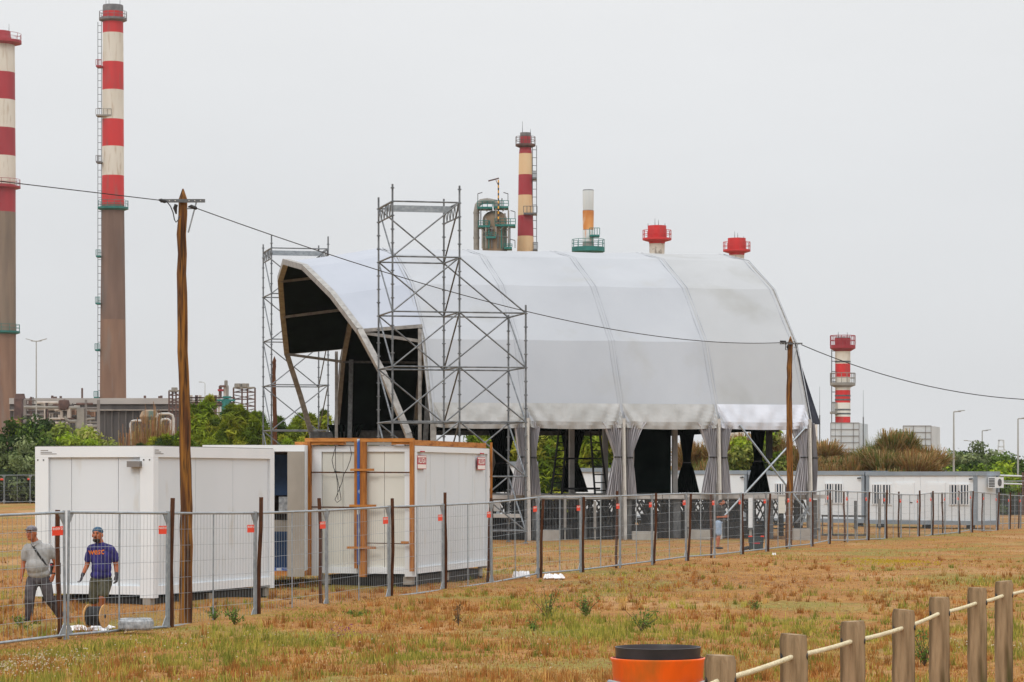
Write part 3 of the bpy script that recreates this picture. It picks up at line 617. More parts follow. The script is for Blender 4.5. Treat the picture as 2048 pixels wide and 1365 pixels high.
# process column
d = 555; k = F / d
vr = thing('process_column', 'domed tan process vessel with teal platforms and large grey bent pipe', 'refinery column', ((990 - CX) / k, d, -.3))
def wx(px): return (px - CX) / F * d
m = MB(); R0 = 24.5 / k; zc = zt(440, d); prof = [(R0, -.3), (R0, zc)] + [(R0 * math.cos(a), zc + R0 * .75 * math.sin(a)) for a in (.3, .6, .9, 1.2, 1.45)]; m.lathe(prof, (wx(989.5), d, 0), 28); m.build('vessel', M['vessel'], vr)
m = MB(); pr = 5.8 / k; m.path([(wx(953), d - 1, -.3), (wx(953), d - 1, zt(425, d)), (wx(955), d - 1, zt(412, d)), (wx(962), d - 1, zt(405, d)), (wx(975), d - 1, zt(403, d)), (wx(990), d - 1, zt(405, d)), (wx(993), d - 1, zt(420, d))], pr, 14)
for py in (427, 477): m.lathe([(pr * 1.15, -.15), (pr * 1.15, .15)], (wx(953), d - 1, zt(py, d)), 14)
m.build('overhead_pipe', M['pipe'], vr)
def plat(xa, xb, py, mm, rail=12):
    b_ = MB(); z = zt(py, d); b_.box(wx(xa), wx(xb), d - 3.4, d + 1, z - .4, z)
    for xx in np.linspace(wx(xa), wx(xb), max(3, int((xb - xa) / 7))): b_.tube((xx, d - 3.4, z), (xx, d - 3.4, z + rail / k), .07, n=4)
    for h in (.5, 1): b_.tube((wx(xa), d - 3.4, z + rail / k * h), (wx(xb), d - 3.4, z + rail / k * h), .06, n=4)
    b_.build('platform', mm, vr)
plat(972, 992, 476, M['teal'], 8); plat(1008, 1024, 497, M['teal'], 6)
for q_, (a_, y0_, y1_) in enumerate([(978, 445, 500), (984, 455, 500), (996, 470, 500), (1003, 455, 500), (1020, 452, 500), (962, 418, 455), (1000, 404, 418), (1004, 400, 416)]): MB().tube((wx(a_), d - 3.0, zt(y0_, d)), (wx(a_), d - 3.0, zt(y1_, d)), .13, n=6).build('riser_pipe', M['teal' if q_ % 3 == 0 else 'galv_dark'], vr)
plat(955, 985, 417, M['teal'], 11); plat(988, 1017, 416, M['teal'], 11); plat(957, 980, 454, M['teal'], 9); plat(990, 1031, 452, M['teal'], 11)
m = MB()
for (a, b_, c_, e_) in [(958, 456, 970, 468), (1026, 455, 1012, 465), (1010, 455, 1000, 463), (966, 420, 975, 426), (1012, 418, 1005, 426)]: m.tube((wx(a), d - 3, zt(b_, d)), (wx(c_), d - 3, zt(e_, d)), .12, n=5)
for (a, b_, c_) in [(972, 440, 500), (1017, 424, 500), (992, 420, 475), (965, 462, 500), (1010, 430, 452)]: m.tube((wx(a), d - 3.2, zt(b_, d)), (wx(a), d - 3.2, zt(c_, d)), .18, n=6)
m.tube((wx(972), d - 3, zt(460, d)), (wx(988), d - 3, zt(460, d)), .14, n=6); m.build('pipework', M['pipe'], vr)
for (zz, r_) in ((475, 26),):
    m = MB(); m.lathe([(r_ / k, -.12), (r_ / k, .12)], (wx(989.5), d, zt(zz, d)), 24); m.build('stiffening_ring', M['pipe'], vr)
m = MB(); n = 16
for i in range(n):
    m.cur = i % 2; p0 = 448 - i * 5.2; m.beam((wx(997), d - 4.2, zt(p0, d)), (wx(997), d - 4.2, zt(p0 - 5.2, d)), .28, .28)
m.cur = 2; m.beam((wx(998), d - 4.2, zt(361.5, d)), (wx(977), d - 4.2, zt(367, d)), .26, .26); m.beam((wx(992), d - 4.2, zt(365, d)), (wx(996), d - 4.2, zt(374, d)), .12, .12)
m.build('davit_crane', [M['black'], M['yellow'], M['rbrown']], vr)
for (a, p0, p1, s) in [(956, 405, 391, 1), (1016, 406, 391, -1), (1030, 441, 427, -1), (1030, 499, 484, -1)]:
    m = MB(); m.tube((wx(a), d - 3, zt(p0, d)), (wx(a), d - 3, zt(p1, d)), .07, n=4); m.beam((wx(a), d - 3, zt(p1, d)), (wx(a + s * 9), d - 3, zt(p1 - 2.5, d)), .3, .15); m.build('platform_lamp', M['galv_dark'], vr)

# long refinery hall and pipework at left
d = 520; k = F / d
m0 = thing('process_hall', 'long low grey refinery hall behind the chimneys at left', 'industrial building', (wx(230), d, -.3))
m = MB(); m.box(wx(20), wx(378), d, d + 22, -.3, zt(822, d)); m.build('lower_wall', M['rdark'], m0)
m = MB(); m.box(wx(20), wx(378), d - .4, d + 22, zt(820, d), zt(809, d)); m.build('louvre_band', M['rdark'], m0)
M['rroof'] = mat('pale_hall_roof_sheet', (.40, .38, .365), (.32, .305, .29), .12, .8, st=(1, 1, 3))
m = MB(); m.box(wx(20), wx(378), d - .9, d + 23, zt(808.7, d), zt(797, d)); m.build('roof', M['rroof'], m0)
m = MB(); m.box(wx(20), wx(378), d - 1.0, d - .4, zt(821.5, d), zt(820, d)); m.build('gutter', M['pipel'], m0)
for i, px in enumerate(range(28, 378, 14)):
    m = MB(); m.box(wx(px), wx(px + 1), d - .5, d - .1, -.3, zt(822, d)); m.build('column', M['rgrey'], m0)
for px in (101, 105, 108, 118, 287, 316, 320): 
    m = MB(); m.tube((wx(px), d + 2, zt(797, d)), (wx(px), d + 2, zt(793 - (px % 3), d)), .25, n=6); m.build('roof_vent', M['rbrown'], m0)
m = MB(); m.tube((wx(161), d + 2, zt(797, d)), (wx(161), d + 2, zt(776, d)), .2, n=6); m.build('flue', M['rbrown'], m0)
d = 500
fr = thing('furnace_block', 'dark rusty furnace with three short stacks beside the leftmost chimney', 'furnace', (wx(40), d, -.3))
m = MB(); m.box(wx(32), wx(47), d - 2, d + 4, -.3, zt(798, d)); m.build('casing', M['rbrown'], fr)
for px in (35.5, 40, 44.5):
    m = MB(); m.lathe([(.75, zt(799, d)), (.55, zt(795, d)), (.4, zt(788, d))], (wx(px), d, 0), 10); m.build('stack', M['rbrown'], fr)
rk = thing('pipe_rack', 'tangled grey pipe rack in front of the process hall left of the tallest chimney', 'pipework', (wx(110), d - 6, -.3)); dd = d - 6
def pw(px, py): return ((px - CX) / F * dd, dd, zt(py, dd))
for (pts, r, mm) in [([(48, 800), (55, 800), (72, 801)], .3, 'rgrey'), ([(72, 806), (115, 806), (123, 814), (160, 814)], .42, 'pipel'), ([(48, 815), (160, 816)], .6, 'pipe'), ([(60, 838), (130, 838)], .35, 'pipel'), ([(61, 846), (61, 842), (64, 839), (73, 838)], .5, 'pipel'),
                     ([(130, 833), (132, 838), (139, 843), (160, 843)], .55, 'pipe'), ([(50, 830), (90, 830)], .3, 'rgrey'), ([(110, 822), (113, 820), (119, 820), (123, 824), (123, 838)], .5, 'pipel'), ([(170, 845), (172, 840), (178, 838), (190, 838)], .4, 'pipe'), ([(160, 853), (198, 853)], .35, 'pipe')]:
    m = MB(); m.path([pw(*p) for p in pts], r * .6, 8); m.build('pipe', M[mm], rk)
for (px, a, b_, w_, mm) in [(50, 800, 860, .5, 'rgrey'), (91, 806, 838, .5, 'pipel'), (94, 806, 838, .5, 'rbrown'), (162, 817, 880, 1.3, 'pipe'), (168, 817, 880, .6, 'rgrey'), (138, 815, 836, .6, 'pipel'), (154, 845, 880, .5, 'pipe'), (197, 800, 870, .5, 'rgrey'), (118, 822, 838, .3, 'pipel'), (172, 800, 860, .4, 'rgrey')]:
    m = MB(); m.beam(pw(px, a), pw(px, b_), w_, w_); m.build('upright', M[mm], rk)
for (a, b_, c_, e_, mm) in [(145, 158, 820, 832, 'rorange'), (172, 196, 821, 833, 'rorange'), (98, 112, 826, 837, 'pipel'), (58, 70, 822, 836, 'rdark'), (28, 48, 838, 850, 'rorange')]:
    m = MB(); m.box(wx(a), wx(b_), dd + 1, dd + 3, zt(e_, dd), zt(c_, dd)); m.build('cladding_panel', M[mm], rk)
m = MB(); m.lathe([(.01, -1.0), (.9, -.8), (1.1, 0), (.9, .8), (.01, 1.0)], pw(128, 810), 14); m.build('drum', M['rbrown'], rk)
rgp = random.Random(9)
for q in range(46):
    y_ = rgp.uniform(808, 862); a_ = rgp.uniform(48, 185); ln_ = rgp.uniform(8, 45); mm = rgp.choice(['rbrown', 'rgrey', 'pipe', 'rdark', 'rdark', 'pipel'])
    if q % 3 == 0: m = MB(); m.tube(pw(a_, y_ - ln_ * .4), pw(a_, min(y_ + ln_ * .6, 880)), rgp.uniform(.1, .22), n=6); m.build('riser', M[mm], rk)
    else: m = MB(); m.tube(pw(a_, y_), pw(min(a_ + ln_, 198), y_ + rgp.uniform(-.5, .5)), rgp.uniform(.1, .25), n=6); m.build('pipe', M[mm], rk)
for (a, b_, c_, e_) in ((52, 90, 822, 850), (100, 128, 845, 870), (140, 160, 822, 842), (64, 88, 856, 880)):
    m = MB(); m.box(wx(a), wx(b_), dd + 3.2, dd + 5, zt(e_, dd), zt(c_, dd)); m.build('dark_patch', M['rdark'], rk)  # plain dark boxes set behind the pipes
for i, (pts, lb) in enumerate([([(313, 885), (313, 836), (317, 829), (324, 828), (338, 828), (345, 831), (347, 838), (347, 890)], 'large white pipe loop, outer of the nested pair left of the wooden pole'),
                  ([(321, 885), (321, 845), (324, 840), (330, 839), (336, 839), (341, 842), (341, 890)], 'smaller white pipe loop, inner of the nested pair'), ([(261, 890), (261, 848), (264, 843), (269, 842), (282, 842)], 'white bent pipe with red end just right of the tallest chimney')]):
    d3 = 300 + i * 3; m = MB(); m.path([((a - CX) / F * d3, d3, zt(b_, d3)) for a, b_ in pts], .14, 10)
    o = m.build('pipe_loop', M['legw']); tag(o, lb, 'pipe', 'white pipe loops above the shrubs')
# tanks on stands and small tower right of the pole
d = 500
def stand(label, tanks, legs, yb, ytop, extra=None):
    r_ = thing('elevated_tank', label, 'water tank', (wx(legs[0]), d, -.3), 'tanks on steel stands')
    for (a, b_, c_, e_) in tanks:
        m = MB(); rr = (b_ - a) / 2 / k; m.lathe([(rr * .35, zt(e_ + 1.5, d)), (rr, zt(e_, d)), (rr, zt(c_, d)), (rr * .9, zt(c_ - .7, d))], (wx((a + b_) / 2), d, 0), 14); m.build('tank', M['pipe'], r_)
    for px in legs:
        m = MB(); m.tube((wx(px), d, -.3), (wx(px), d, zt(ytop, d)), .16, n=5); m.build('leg', M['rbrown'], r_)
    m = MB(); m.beam((wx(legs[0]), d, zt(ytop, d)), (wx(legs[-1]), d, zt(ytop, d)), .9, .3); m.build('deck', M['pipe'], r_)
    for y_ in range(int(ytop) + 9, 840, 14):
        m = MB(); m.beam((wx(legs[0]), d, zt(y_, d)), (wx(legs[-1]), d, zt(y_, d)), .2, .2)
        m.tube((wx(legs[0]), d, zt(y_, d)), (wx(legs[-1]), d, zt(y_ - 9, d)), .08, n=4); m.tube((wx(legs[-1]), d, zt(y_, d)), (wx(legs[0]), d, zt(y_ - 9, d)), .08, n=4); m.build('crossbeam', M['rbrown'], r_)
stand('small conical tank on a stand just left of the wooden pole', [(343, 355, 776, 783)], [338, 345, 352, 359], 795, 782)
stand('twin grey tanks on a tall rusty stand left of the left scaffold tower', [(469, 483, 768, 775), (483, 498, 768, 775)], [467, 484, 495, 510], 830, 776)
tw = thing('distillation_tower', 'thin multi-part distillation tower with teal platform left of the twin tanks', 'refinery column', (wx(452), d, -.3))
for (px, r_, a, b_, mm) in [(452, .33, 762, 775, 'pipe'), (450, .28, 771, 800, 'pipel'), (454.5, .28, 772, 800, 'pipe'), (440.5, .3, 773, 795, 'rbrown'), (452, .9, 800, 850, 'teal'), (446, .35, 800, 850, 'pipel'), (459, .35, 800, 850, 'teal')]:
    m = MB(); m.lathe([(r_ * k / 11, zt(b_, d)), (r_ * k / 11, zt(a, d)), (r_ * .4, zt(a - 1.5, d))], (wx(px), d, 0), 10); m.build('column', M[mm], tw)
for (a, b_, y_, mm) in [(436, 447, 781, 'dred'), (440, 452, 773, 'rbrown'), (435, 470, 801, 'teal'), (446, 462, 795, 'teal'), (430, 468, 809, 'rbrown'), (440, 470, 829, 'teal')]:
    m = MB(); m.beam((wx(a), d, zt(y_, d)), (wx(b_), d, zt(y_, d)), 1.2, .35); m.build('platform', M[mm], tw)
r2 = thing('pipe_gantry', 'low pipe gantry with dark risers right of the wooden pole', 'pipework', (wx(410), d, -.3))
for px in (382, 393, 400, 415, 426, 431, 438):
    m = MB(); m.beam((wx(px), d, -.3), (wx(px), d, zt(791, d)), .5, .5); m.build('upright', M['rbrown' if px % 2 else 'pipel'], r2)
for y_ in (796, 801, 806, 812):
    m = MB(); m.beam((wx(376), d, zt(y_, d)), (wx(470), d, zt(y_, d)), .5, .28); m.build('pipe', M['pipe' if y_ % 2 else 'rbrown'], r2)
m = MB(); m.lathe([(.01, -1.3), (1.2, -1.0), (1.7, 0), (1.3, .9), (.01, 1.2)], (wx(357), 460, zt(834, 460)), 16); o = m.build('round_tank', M['vessel']); tag(o, 'rounded tan tank half hidden left of the wooden pole', 'tank')
# pale sheds at right
def shed(label, x0, x1, x2, ytop, d, ns):
    r_ = thing('boiler_shed', label, 'industrial shed', ((x0 - CX) / F * d, d, -.3)); A = Vector(((x0 - CX) / F * d, d, 0)); B = Vector(((x1 - CX) / F * d, d, 0)); C_ = Vector(((x2 - CX) / F * (d + 12), d + 12, 0)); D = C_ + (A - B)
    zt_ = zt(ytop, d); mb = MB(); vs = [A, B, C_, D]; mb.add([Vector((v.x, v.y, -.3)) for v in vs] + [Vector((v.x, v.y, zt_)) for v in vs], [(0, 1, 5, 4), (1, 2, 6, 5), (2, 3, 7, 6), (3, 0, 4, 7), (4, 5, 6, 7)]); mb.build('walls', M['shed'], r_)
    for i in range(ns):
        z = zt_ - i * 1.0; mb = MB(); mb.beam((A.x, d - .1, z), (B.x, d - .1, z), .07, .07); mb.build('girt', M['rgrey'], r_)
    for f in (0, .37, .8, 1):
        x = A.x + (B.x - A.x) * f; mb = MB(); mb.beam((x, d - .12, -.3), (x, d - .12, zt_), .07, .07); mb.build('mullion', M['rgrey'], r_)
    return r_
shed('pale shed at the foot of the short banded chimney', 1661, 1718, 1736, 846, 420, 6)
shed('pale shed right of the short banded chimney', 1806, 1862, 1880, 852, 420, 6)
d = 400
o = MB().box(wx(1801), wx(1815), d, d + 3, -.3, zt(878, d)).build('rusty_bin', M['rustw']); tag(o, 'rusty pale hopper at the left foot of the right shed', 'hopper')
o = MB().add([(wx(1815), d, zt(877, d)), (wx(1828), d, zt(877, d)), (wx(1820), d, zt(890, d)), (wx(1815), d, zt(890, d)), (wx(1815), d + 1, zt(877, d)), (wx(1828), d + 1, zt(877, d)), (wx(1820), d + 1, zt(890, d)), (wx(1815), d + 1, zt(890, d))], [(0, 1, 2, 3), (4, 7, 6, 5), (0, 4, 5, 1), (1, 5, 6, 2), (2, 6, 7, 3)]).build('blue_chute', mat('blue_chute_paint', (.02, .25, .5))); tag(o, 'small blue chute in front of the right shed', 'chute')
for (px, a, b_, lb) in [(1654.5, 838, 880, 'thin dark pole left of the short banded chimney'), (1709, 785, 850, 'thin antenna mast right of the short banded chimney'), (1624, 778, 850, 'slender mast just right of the tent end')]:
    m = MB(); m.tube((wx(px), d - 10, -.3), (wx(px), d - 10, zt((a + b_) / 2 + 20, d)), .09, n=6); m.tube((wx(px), d - 10, zt((a + b_) / 2 + 20, d)), (wx(px), d - 10, zt(a, d)), .035, .02, n=5); tag(m.build('antenna_mast', M['galv_dark']), lb, 'mast')
m = MB(); m.box(wx(1618), wx(1635), d, d + 4, -.3, zt(844, d)); tag(m.build('small_plant_room', M['peel']), 'small pale structure just right of the tent end', 'plant room')
d = 700; m = MB()
for (a, b_, c_, e_) in [(1996, 900, 1998, 881), (2008, 900, 2007, 881), (1996, 881, 2007, 881), (1997, 894, 2007, 894), (1994, 901, 2012, 901)]: m.beam((wx(a), d, zt(b_, d)), (wx(c_), d, zt(e_, d)), .35, .35)
m.beam((wx(2002), d, -.3), (wx(2002), d, zt(900, d)), .6, .6); tag(m.build('loading_gantry', M['shed']), 'faint pale gantry frame on the far right skyline', 'gantry')

def lamp(label, px, d, ytop, arm=1, hook=False, double=False, rust=True):
    k = F / d; x = (px - CX) / k; z0 = G(x, d); zt_ = zt(ytop, d); r_ = thing('street_lamp', label, 'street lamp', (x, d, z0), 'street lamps beyond the field')
    zr = z0 + (zt_ - z0) * .42; m = MB(); m.tube((x, d, z0 - .2), (x, d, zr), .11, .08, 8); m.build('lower_pole', M['lamprust' if rust else 'lamp'], r_); m = MB(); m.tube((x, d, zr), (x, d, zt_), .075, .045, 8); m.build('pole', M['lamp'], r_)
    for s in ((-1, 1) if double else (arm,)):
        m = MB()
        if hook: m.path([(x, d, zt_), (x + s * .15, d, zt_ + .2), (x + s * .5, d, zt_ + .25)], .035, 6); m.beam((x + s * .45, d, zt_ + .25), (x + s * .95, d, zt_ + .27), .2, .1)
        else: m.tube((x, d, zt_), (x + s * .5, d, zt_ + .04), .05, n=6); m.beam((x + s * .3, d, zt_ + .05), (x + s * (1.0 if double else .75), d, zt_ + (.24 if double else .09)), .2, .06)
        m.build('lantern', M['lamp'], r_)
lamp('double-headed street lamp between the two big chimneys', 72.5, 260, 683, double=True)
lamp('tallest single-arm street lamp behind the right end of the cabins', 1907.5, 190, 824)
lamp('thin single-arm street lamp second from the right', 1964.5, 240, 862)
lamp('single-arm street lamp nearest the right picture edge', 2036, 200, 838)
lamp('small hooked street lamp far off, left of the thin single-arm lamp', 1943.5, 330, 886, -1, True)
lamp('small hooked street lamp far off, touching the thin single-arm lamp', 1962, 345, 887, -1, True)
lamp('dark lamp mast far off right of the wooden pole', 410, 420, 768, -1, True)

# ------------------------------------------------------------------ white site cabins at right and behind the stage
def cabin(label, A, B, depth, h, zb, wins, doors, ac=None, bands=True):
    """A left-front, B right-front (x,y); front faces the camera"""
    A = Vector((*A, zb)); B = Vector((*B, zb)); u = (B - A).normalized(); L = (B - A).length; w = Vector((-u.y, u.x, 0)); up = Vector((0, 0, 1))
    r_ = thing('site_cabin', label, 'site cabin', A + u * L / 2, 'white site cabins')
    def bx(s0, s1, t0, t1, z0, z1, nm, mm, par=r_):
        m = MB(); m.obox(A + u * (s0 + s1) / 2 + w * (t0 + t1) / 2 + up * (z0 + z1) / 2, u * (s1 - s0) / 2, w * (t1 - t0) / 2, up * (z1 - z0) / 2); return m.build(nm, mm, par)
    n = 6
    for i in range(n): bx(.18 + (L - .36) / n * i, .18 + (L - .36) / n * (i + 1) - .012, .04, .10, .2, h - .22, 'wall_panel', M['cabw'])
    bx(.1, L - .1, .10, depth - .04, .2, h - .22, 'body', M['cabw'])
    bx(-.02, L + .02, -.03, depth, h - .22, h, 'roof_frame', M['cabg']); bx(-.01, L + .01, -.02, depth, 0, .22, 'floor_frame', M['cabg'])
    bx(0, .17, 0, .17, .22, h - .22, 'corner_post', M['cabg']); bx(L - .17, L, 0, .17, .22, h - .22, 'corner_post', M['cabg']); bx(L - .17, L, depth - .2, depth - .01, .22, h - .22, 'corner_post', M['cabg'])
    for s in (.5, L / 2, L - .7): bx(s, s + .3, .2, .6, -.25, -.002, 'support_block', M['black'])
    for (s, ww) in wins:
        f_ = bx(s, s + ww, -.01, .045, 1.02, 2.16, 'window', M['white']); 
        bx(s + .07, s + ww / 2 - .03, -.018, -.012, 1.09, 2.09, 'pane', M['glass'], f_); bx(s + ww / 2 + .03, s + ww - .07, -.018, -.012, 1.09, 2.09, 'pane', M['glass'], f_)
        for q in range(6):
            x_ = s + .07 + (ww - .14) * (q + .5) / 6; bx(x_ - .03, x_ + .03, -.05, -.03, 1.05, 2.13, 'window_bar', M['white'], f_)
    for (s, ww) in doors:
        f_ = bx(s, s + ww, -.005, .044, .22, 2.22, 'door', M['white']); bx(s + .07, s + ww - .07, -.02, -.006, .25, 2.14, 'door_leaf', M['cabw'], f_); bx(s + ww - .24, s + ww - .1, -.06, -.022, 1.15, 1.19, 'handle', M['black'], f_)
    m = MB(); m.tube(A + u * (L - .35) - w * .08 + up * (h - .4), A + u * (L - .15) - w * .12 + up * (h - .38), .05, n=8); m.build('outdoor_lamp', M['galv_dark'], r_)
    return r_, A, u, w, L
NA = [(1250, 157.2), (1495, 152.2), (1730, 147.4), (1954, 143)]
pts = [((p - CX) / F * d, d) for p, d in NA]
def between(a, b, g=.12):
    a, b = Vector(a), Vector(b); u = (b - a).normalized(); return tuple(a + u * g / 2), tuple(b - u * g / 2)
hC = 2.8
A, B = between(pts[0], pts[1]); cabin('white cabin with barred window mostly behind the black stage backdrop', A, B, 2.44, hC, .02, [(3.4, 1.25), (5.6, 1.25)], [(1.2, 1.0)])
A, B = between(pts[1], pts[2]); cabin('white cabin with two barred windows and a door behind the right end of the stage', A, B, 2.44, hC, -.02, [(1.7, 1.25), (4.95, 1.2)], [(3.2, 1.05)])
A, B = between(pts[2], pts[3]); r_, a_, u_, w_, L_ = cabin('rightmost white cabin with two doors and an air conditioner on its end', A, B, 2.44, hC, -.06, [(.35, 1.25), (5.1, 1.25)], [(1.85, 1.15), (3.75, 1.15)])
acr = thing('air_conditioner', 'white air conditioner hung on the right end of the rightmost cabin', 'air conditioner', a_ + u_ * (L_ + .02) + w_ * 1.5 + Vector((0, 0, 2.0)))
c0 = a_ + u_ * (L_ + .26) + w_ * 1.6 + Vector((0, 0, 2.22)); up = Vector((0, 0, 1))
m = MB(); m.obox(c0, u_ * .22, w_ * .42, up * .28); m.build('casing', M['white'], acr)
for i in range(6):
    m = MB(); m.obox(c0 - w_ * .425 + up * (-.2 + i * .08), u_ * .17, w_ * .01, up * .022); m.build('louvre', M['black'], acr)
m = MB(); m.tube(c0 + u_ * .222 , c0 + u_ * .235, .2, n=16); m.build('fan_grille', M['galv_dark'], acr)
def wp(px, d): return ((px - CX) / F * d, d)
cabin('white cabin with dark window behind the left end of the stage', wp(995, 142), wp(1075, 143.5), 4, 2.95, .3, [(.35, 1.2)], [])
cabin('plain white cabin seen between the ladder rails and the grey curtain', wp(1205, 150), wp(1262, 151), 3, 2.85, .1, [], [])

# ------------------------------------------------------------------ white containers at left
def container(label, C0, ang, L, W, h, zb, band=.2, post=.28, npan=3, side_panels=4, name='site_container', endm='panelw', thin=.22):
    """C0 = corner nearest the camera; u runs along the long side (away), v runs along the end to the left"""
    u = Vector((math.sin(ang), math.cos(ang), 0)); v = Vector((-math.cos(ang), math.sin(ang), 0)); C0 = Vector((C0[0], C0[1], zb)); up = Vector((0, 0, 1))
    r_ = thing(name, label, 'site container', C0 + u * L / 2 + v * W / 2)
    def bx(s0, s1, t0, t1, z0, z1, nm, mm, par=r_):
        m = MB(); m.obox(C0 + u * (s0 + s1) / 2 + v * (t0 + t1) / 2 + up * (z0 + z1) / 2, u * (s1 - s0) / 2, v * (t1 - t0) / 2, up * (z1 - z0) / 2); return m.build(nm, mm, par)
    bx(0, L, 0, W, h - band, h, 'roof_frame', M['white']); bx(.004, L - .004, .004, W - .004, .06, thin, 'floor_frame', M['white'])
    bx(.3, L - .1, .16, W - .1, thin + .002, h - band - .002, 'core', M['panelw'])
    bx(.02, L - .02, .02, W - .02, h + .001, h + .012, 'roof_sheet', M['rgrey'])
    for (s, t_) in ((0, 0), (0, W - post), (L - post * .7, 0), (L - post * .7, W - post)):
        bx(s + .001, s + post * .7, t_ + .001, t_ + post - .001, 0, h - band - .001, 'corner_post', M['white'])
    ww = (W - 2 * post); cuts = [0, .25, .76, 1] if npan == 3 else [i / npan for i in range(npan + 1)]
    for i in range(npan): bx(.06, .28, post + ww * cuts[i] + .005, post + ww * cuts[i + 1] - .005, thin, h - band, 'wall_panel', M[endm])
    ll = (L - 1.4 * post) / side_panels
    for i in range(side_panels): bx(post * .7 + ll * i + .005, post * .7 + ll * (i + 1) - .005, .05, .15, thin, h - band, 'wall_panel', M['panelw'])
    return r_, C0, u, v, bx
c1 = P(307, 1197, 50.6)
r1, C0, u, v, bx = container('nearest white container, plain walls, left behind the two walking men', (c1.x, c1.y), R(20.2), 5.22, 2.48, 2.8, .165, side_panels=3)
m = MB(); m.obox(C0 - u * .02 + v * .37 + up * 2.47, u * .08, v * .13, up * .055); m.build('junction_box', M['rgrey'], r1)
for (t_, s_) in ((.08, 0), (.2, 0), (W_ := 2.3, 0), (2.42, 0)):
    m = MB(); m.obox(C0 - u * .002 + v * t_ + up * 2.55, u * .006, v * .012, up * .012); m.build('bolt', M['black'], r1)
for k_, (zz, wd_) in enumerate([(2.73, .16), (2.695, .24), (2.665, .34)]):   # illegible dark print lines at the corners
    m = MB(); m.obox(C0 - u * .003 + v * (2.36 - wd_ / 2) + up * zz, u * .002, v * wd_ / 2, up * .006); m.build('printed_line', M['rgrey'], r1)
    m = MB(); m.obox(C0 - v * .003 + u * (.05 + wd_ / 2) + up * zz, v * .002, u * wd_ / 2, up * .006); m.build('printed_line', M['rgrey'], r1)
for (s, t_) in ((.1, .15), (5.0, .15), (.1, 2.2), (2.5, .15)):
    m = MB(); m.obox(C0 + u * s + v * t_ + up * -.08, u * .09, v * .08, up * .078); m.build('support_block', M['ply'], r1)
bx(.12, 5.1, .12, 2.4, -.2, -.004, 'underside_shade', M['black'])  # black box fills the gap below the floor, standing in for shade
c3 = P(830, 1154, 60.5)
r3, C3, u3, v3, bx3 = container('white container with timber frames on its end and red stickers on its side', (c3.x, c3.y), R(15), 6.15, 2.41, 2.88, c3.z, band=.126, post=.24, npan=4, side_panels=5, endm='panelc', thin=.2)
for (s, t_) in ((.2, .2), (5.75, .2), (.2, 2.1), (2.9, .2)):
    m = MB(); m.obox(C3 + u3 * s + v3 * t_ + up * -.09, u3 * .12, v3 * .1, up * .088); m.build('support_block', M['ply'], r3)
o = bx3(.15, 6.0, .15, 2.3, -.26, -.004, 'gap_shade', M['black'])  # no real timber: solid black block painted in as the shade underneath
# stickers
def text_mesh(s, size, m, name, depth=.001, bold=.0):
    cu = bpy.data.curves.new('t', 'FONT'); cu.body = s; cu.size = size; cu.extrude = depth; cu.offset = bold; cu.align_x = 'CENTER'; cu.align_y = 'CENTER'; cu.resolution_u = 2
    ob = bpy.data.objects.new('t', cu); me = bpy.data.meshes.new_from_object(ob); bpy.data.objects.remove(ob); bpy.data.curves.remove(cu)
    me.materials.clear(); me.materials.append(m); me.name = name; return me
def place_mesh(me, name, parent, origin, ex, ey, off=None):
    """bake a flat mesh into the world with axes ex,ey at origin, child of parent (root at LOC)"""
    ex, ey = Vector(ex).normalized(), Vector(ey).normalized(); ez = ex.cross(ey); L0 = LOC.get(parent.name, Vector()) if off is None else off
    for vx in me.vertices: vx.co = Vector(origin) + ex * vx.co.x + ey * vx.co.y + ez * vx.co.z - L0
    o = bpy.data.objects.new(name, me); COL.objects.link(o); o.parent = parent; LOC[o.name] = L0.copy(); return o
for s in (.3, 5.6):
    c = C3 + u3 * (s + (.2 if s < 1 else -.2)) - v3 * .004 + up * 2.52
    st_ = MB().obox(c, u3 * .34, v3 * .003, up * .15).build('sticker', M['redprint'], r3)
    MB().obox(c - v3 * .004 - up * .09, u3 * .32, v3 * .001, up * .045).build('sticker_field', M['ink'], st_)
    MB().obox(c - v3 * .004 + up * .125, u3 * .32, v3 * .001, up * .014).build('sticker_field', M['ink'], st_)
    place_mesh(text_mesh('ALUGA', .17, M['ink'], 'lettering', bold=.003), 'lettering', st_, c - v3 * .006 + up * .035 , u3, up)
    MB().obox(c + up * .24 - v3 * .02, u3 * .12, v3 * .018, up * .012).build('printed_line', M['redprint'], r3)
# second container between them (open end)
d2 = 60.0; k2 = F / d2; xL, xR = (405 - CX) / k2, (609 - CX) / k2; zb = zt(1152, d2); zt2 = zt(890.5, d2)
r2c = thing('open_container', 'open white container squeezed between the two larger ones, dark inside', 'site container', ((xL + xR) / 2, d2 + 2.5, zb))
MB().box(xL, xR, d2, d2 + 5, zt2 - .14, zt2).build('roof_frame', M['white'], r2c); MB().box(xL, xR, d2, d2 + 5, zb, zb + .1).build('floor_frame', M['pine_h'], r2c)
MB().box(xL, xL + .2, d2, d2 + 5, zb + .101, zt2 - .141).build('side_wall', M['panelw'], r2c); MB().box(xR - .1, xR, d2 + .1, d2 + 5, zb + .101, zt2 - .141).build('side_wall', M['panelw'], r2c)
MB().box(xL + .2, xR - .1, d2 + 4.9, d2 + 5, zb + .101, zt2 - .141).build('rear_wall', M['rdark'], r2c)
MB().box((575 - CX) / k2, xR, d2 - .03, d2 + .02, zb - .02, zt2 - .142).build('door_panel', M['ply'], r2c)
xo = (551 - CX) / k2
def small(name, x0, x1, z0, z1, dy, mm, lb, cat): tag(MB().box(x0, x1, d2 + dy, d2 + dy + .5, z0, z1).build(name, mm), lb, cat)
small('blue_cabinet', xo - .3, xo + .24, zb + .103, zb + .95, .8, M['blue2'], 'blue cabinet inside the open container, low down', 'cabinet')
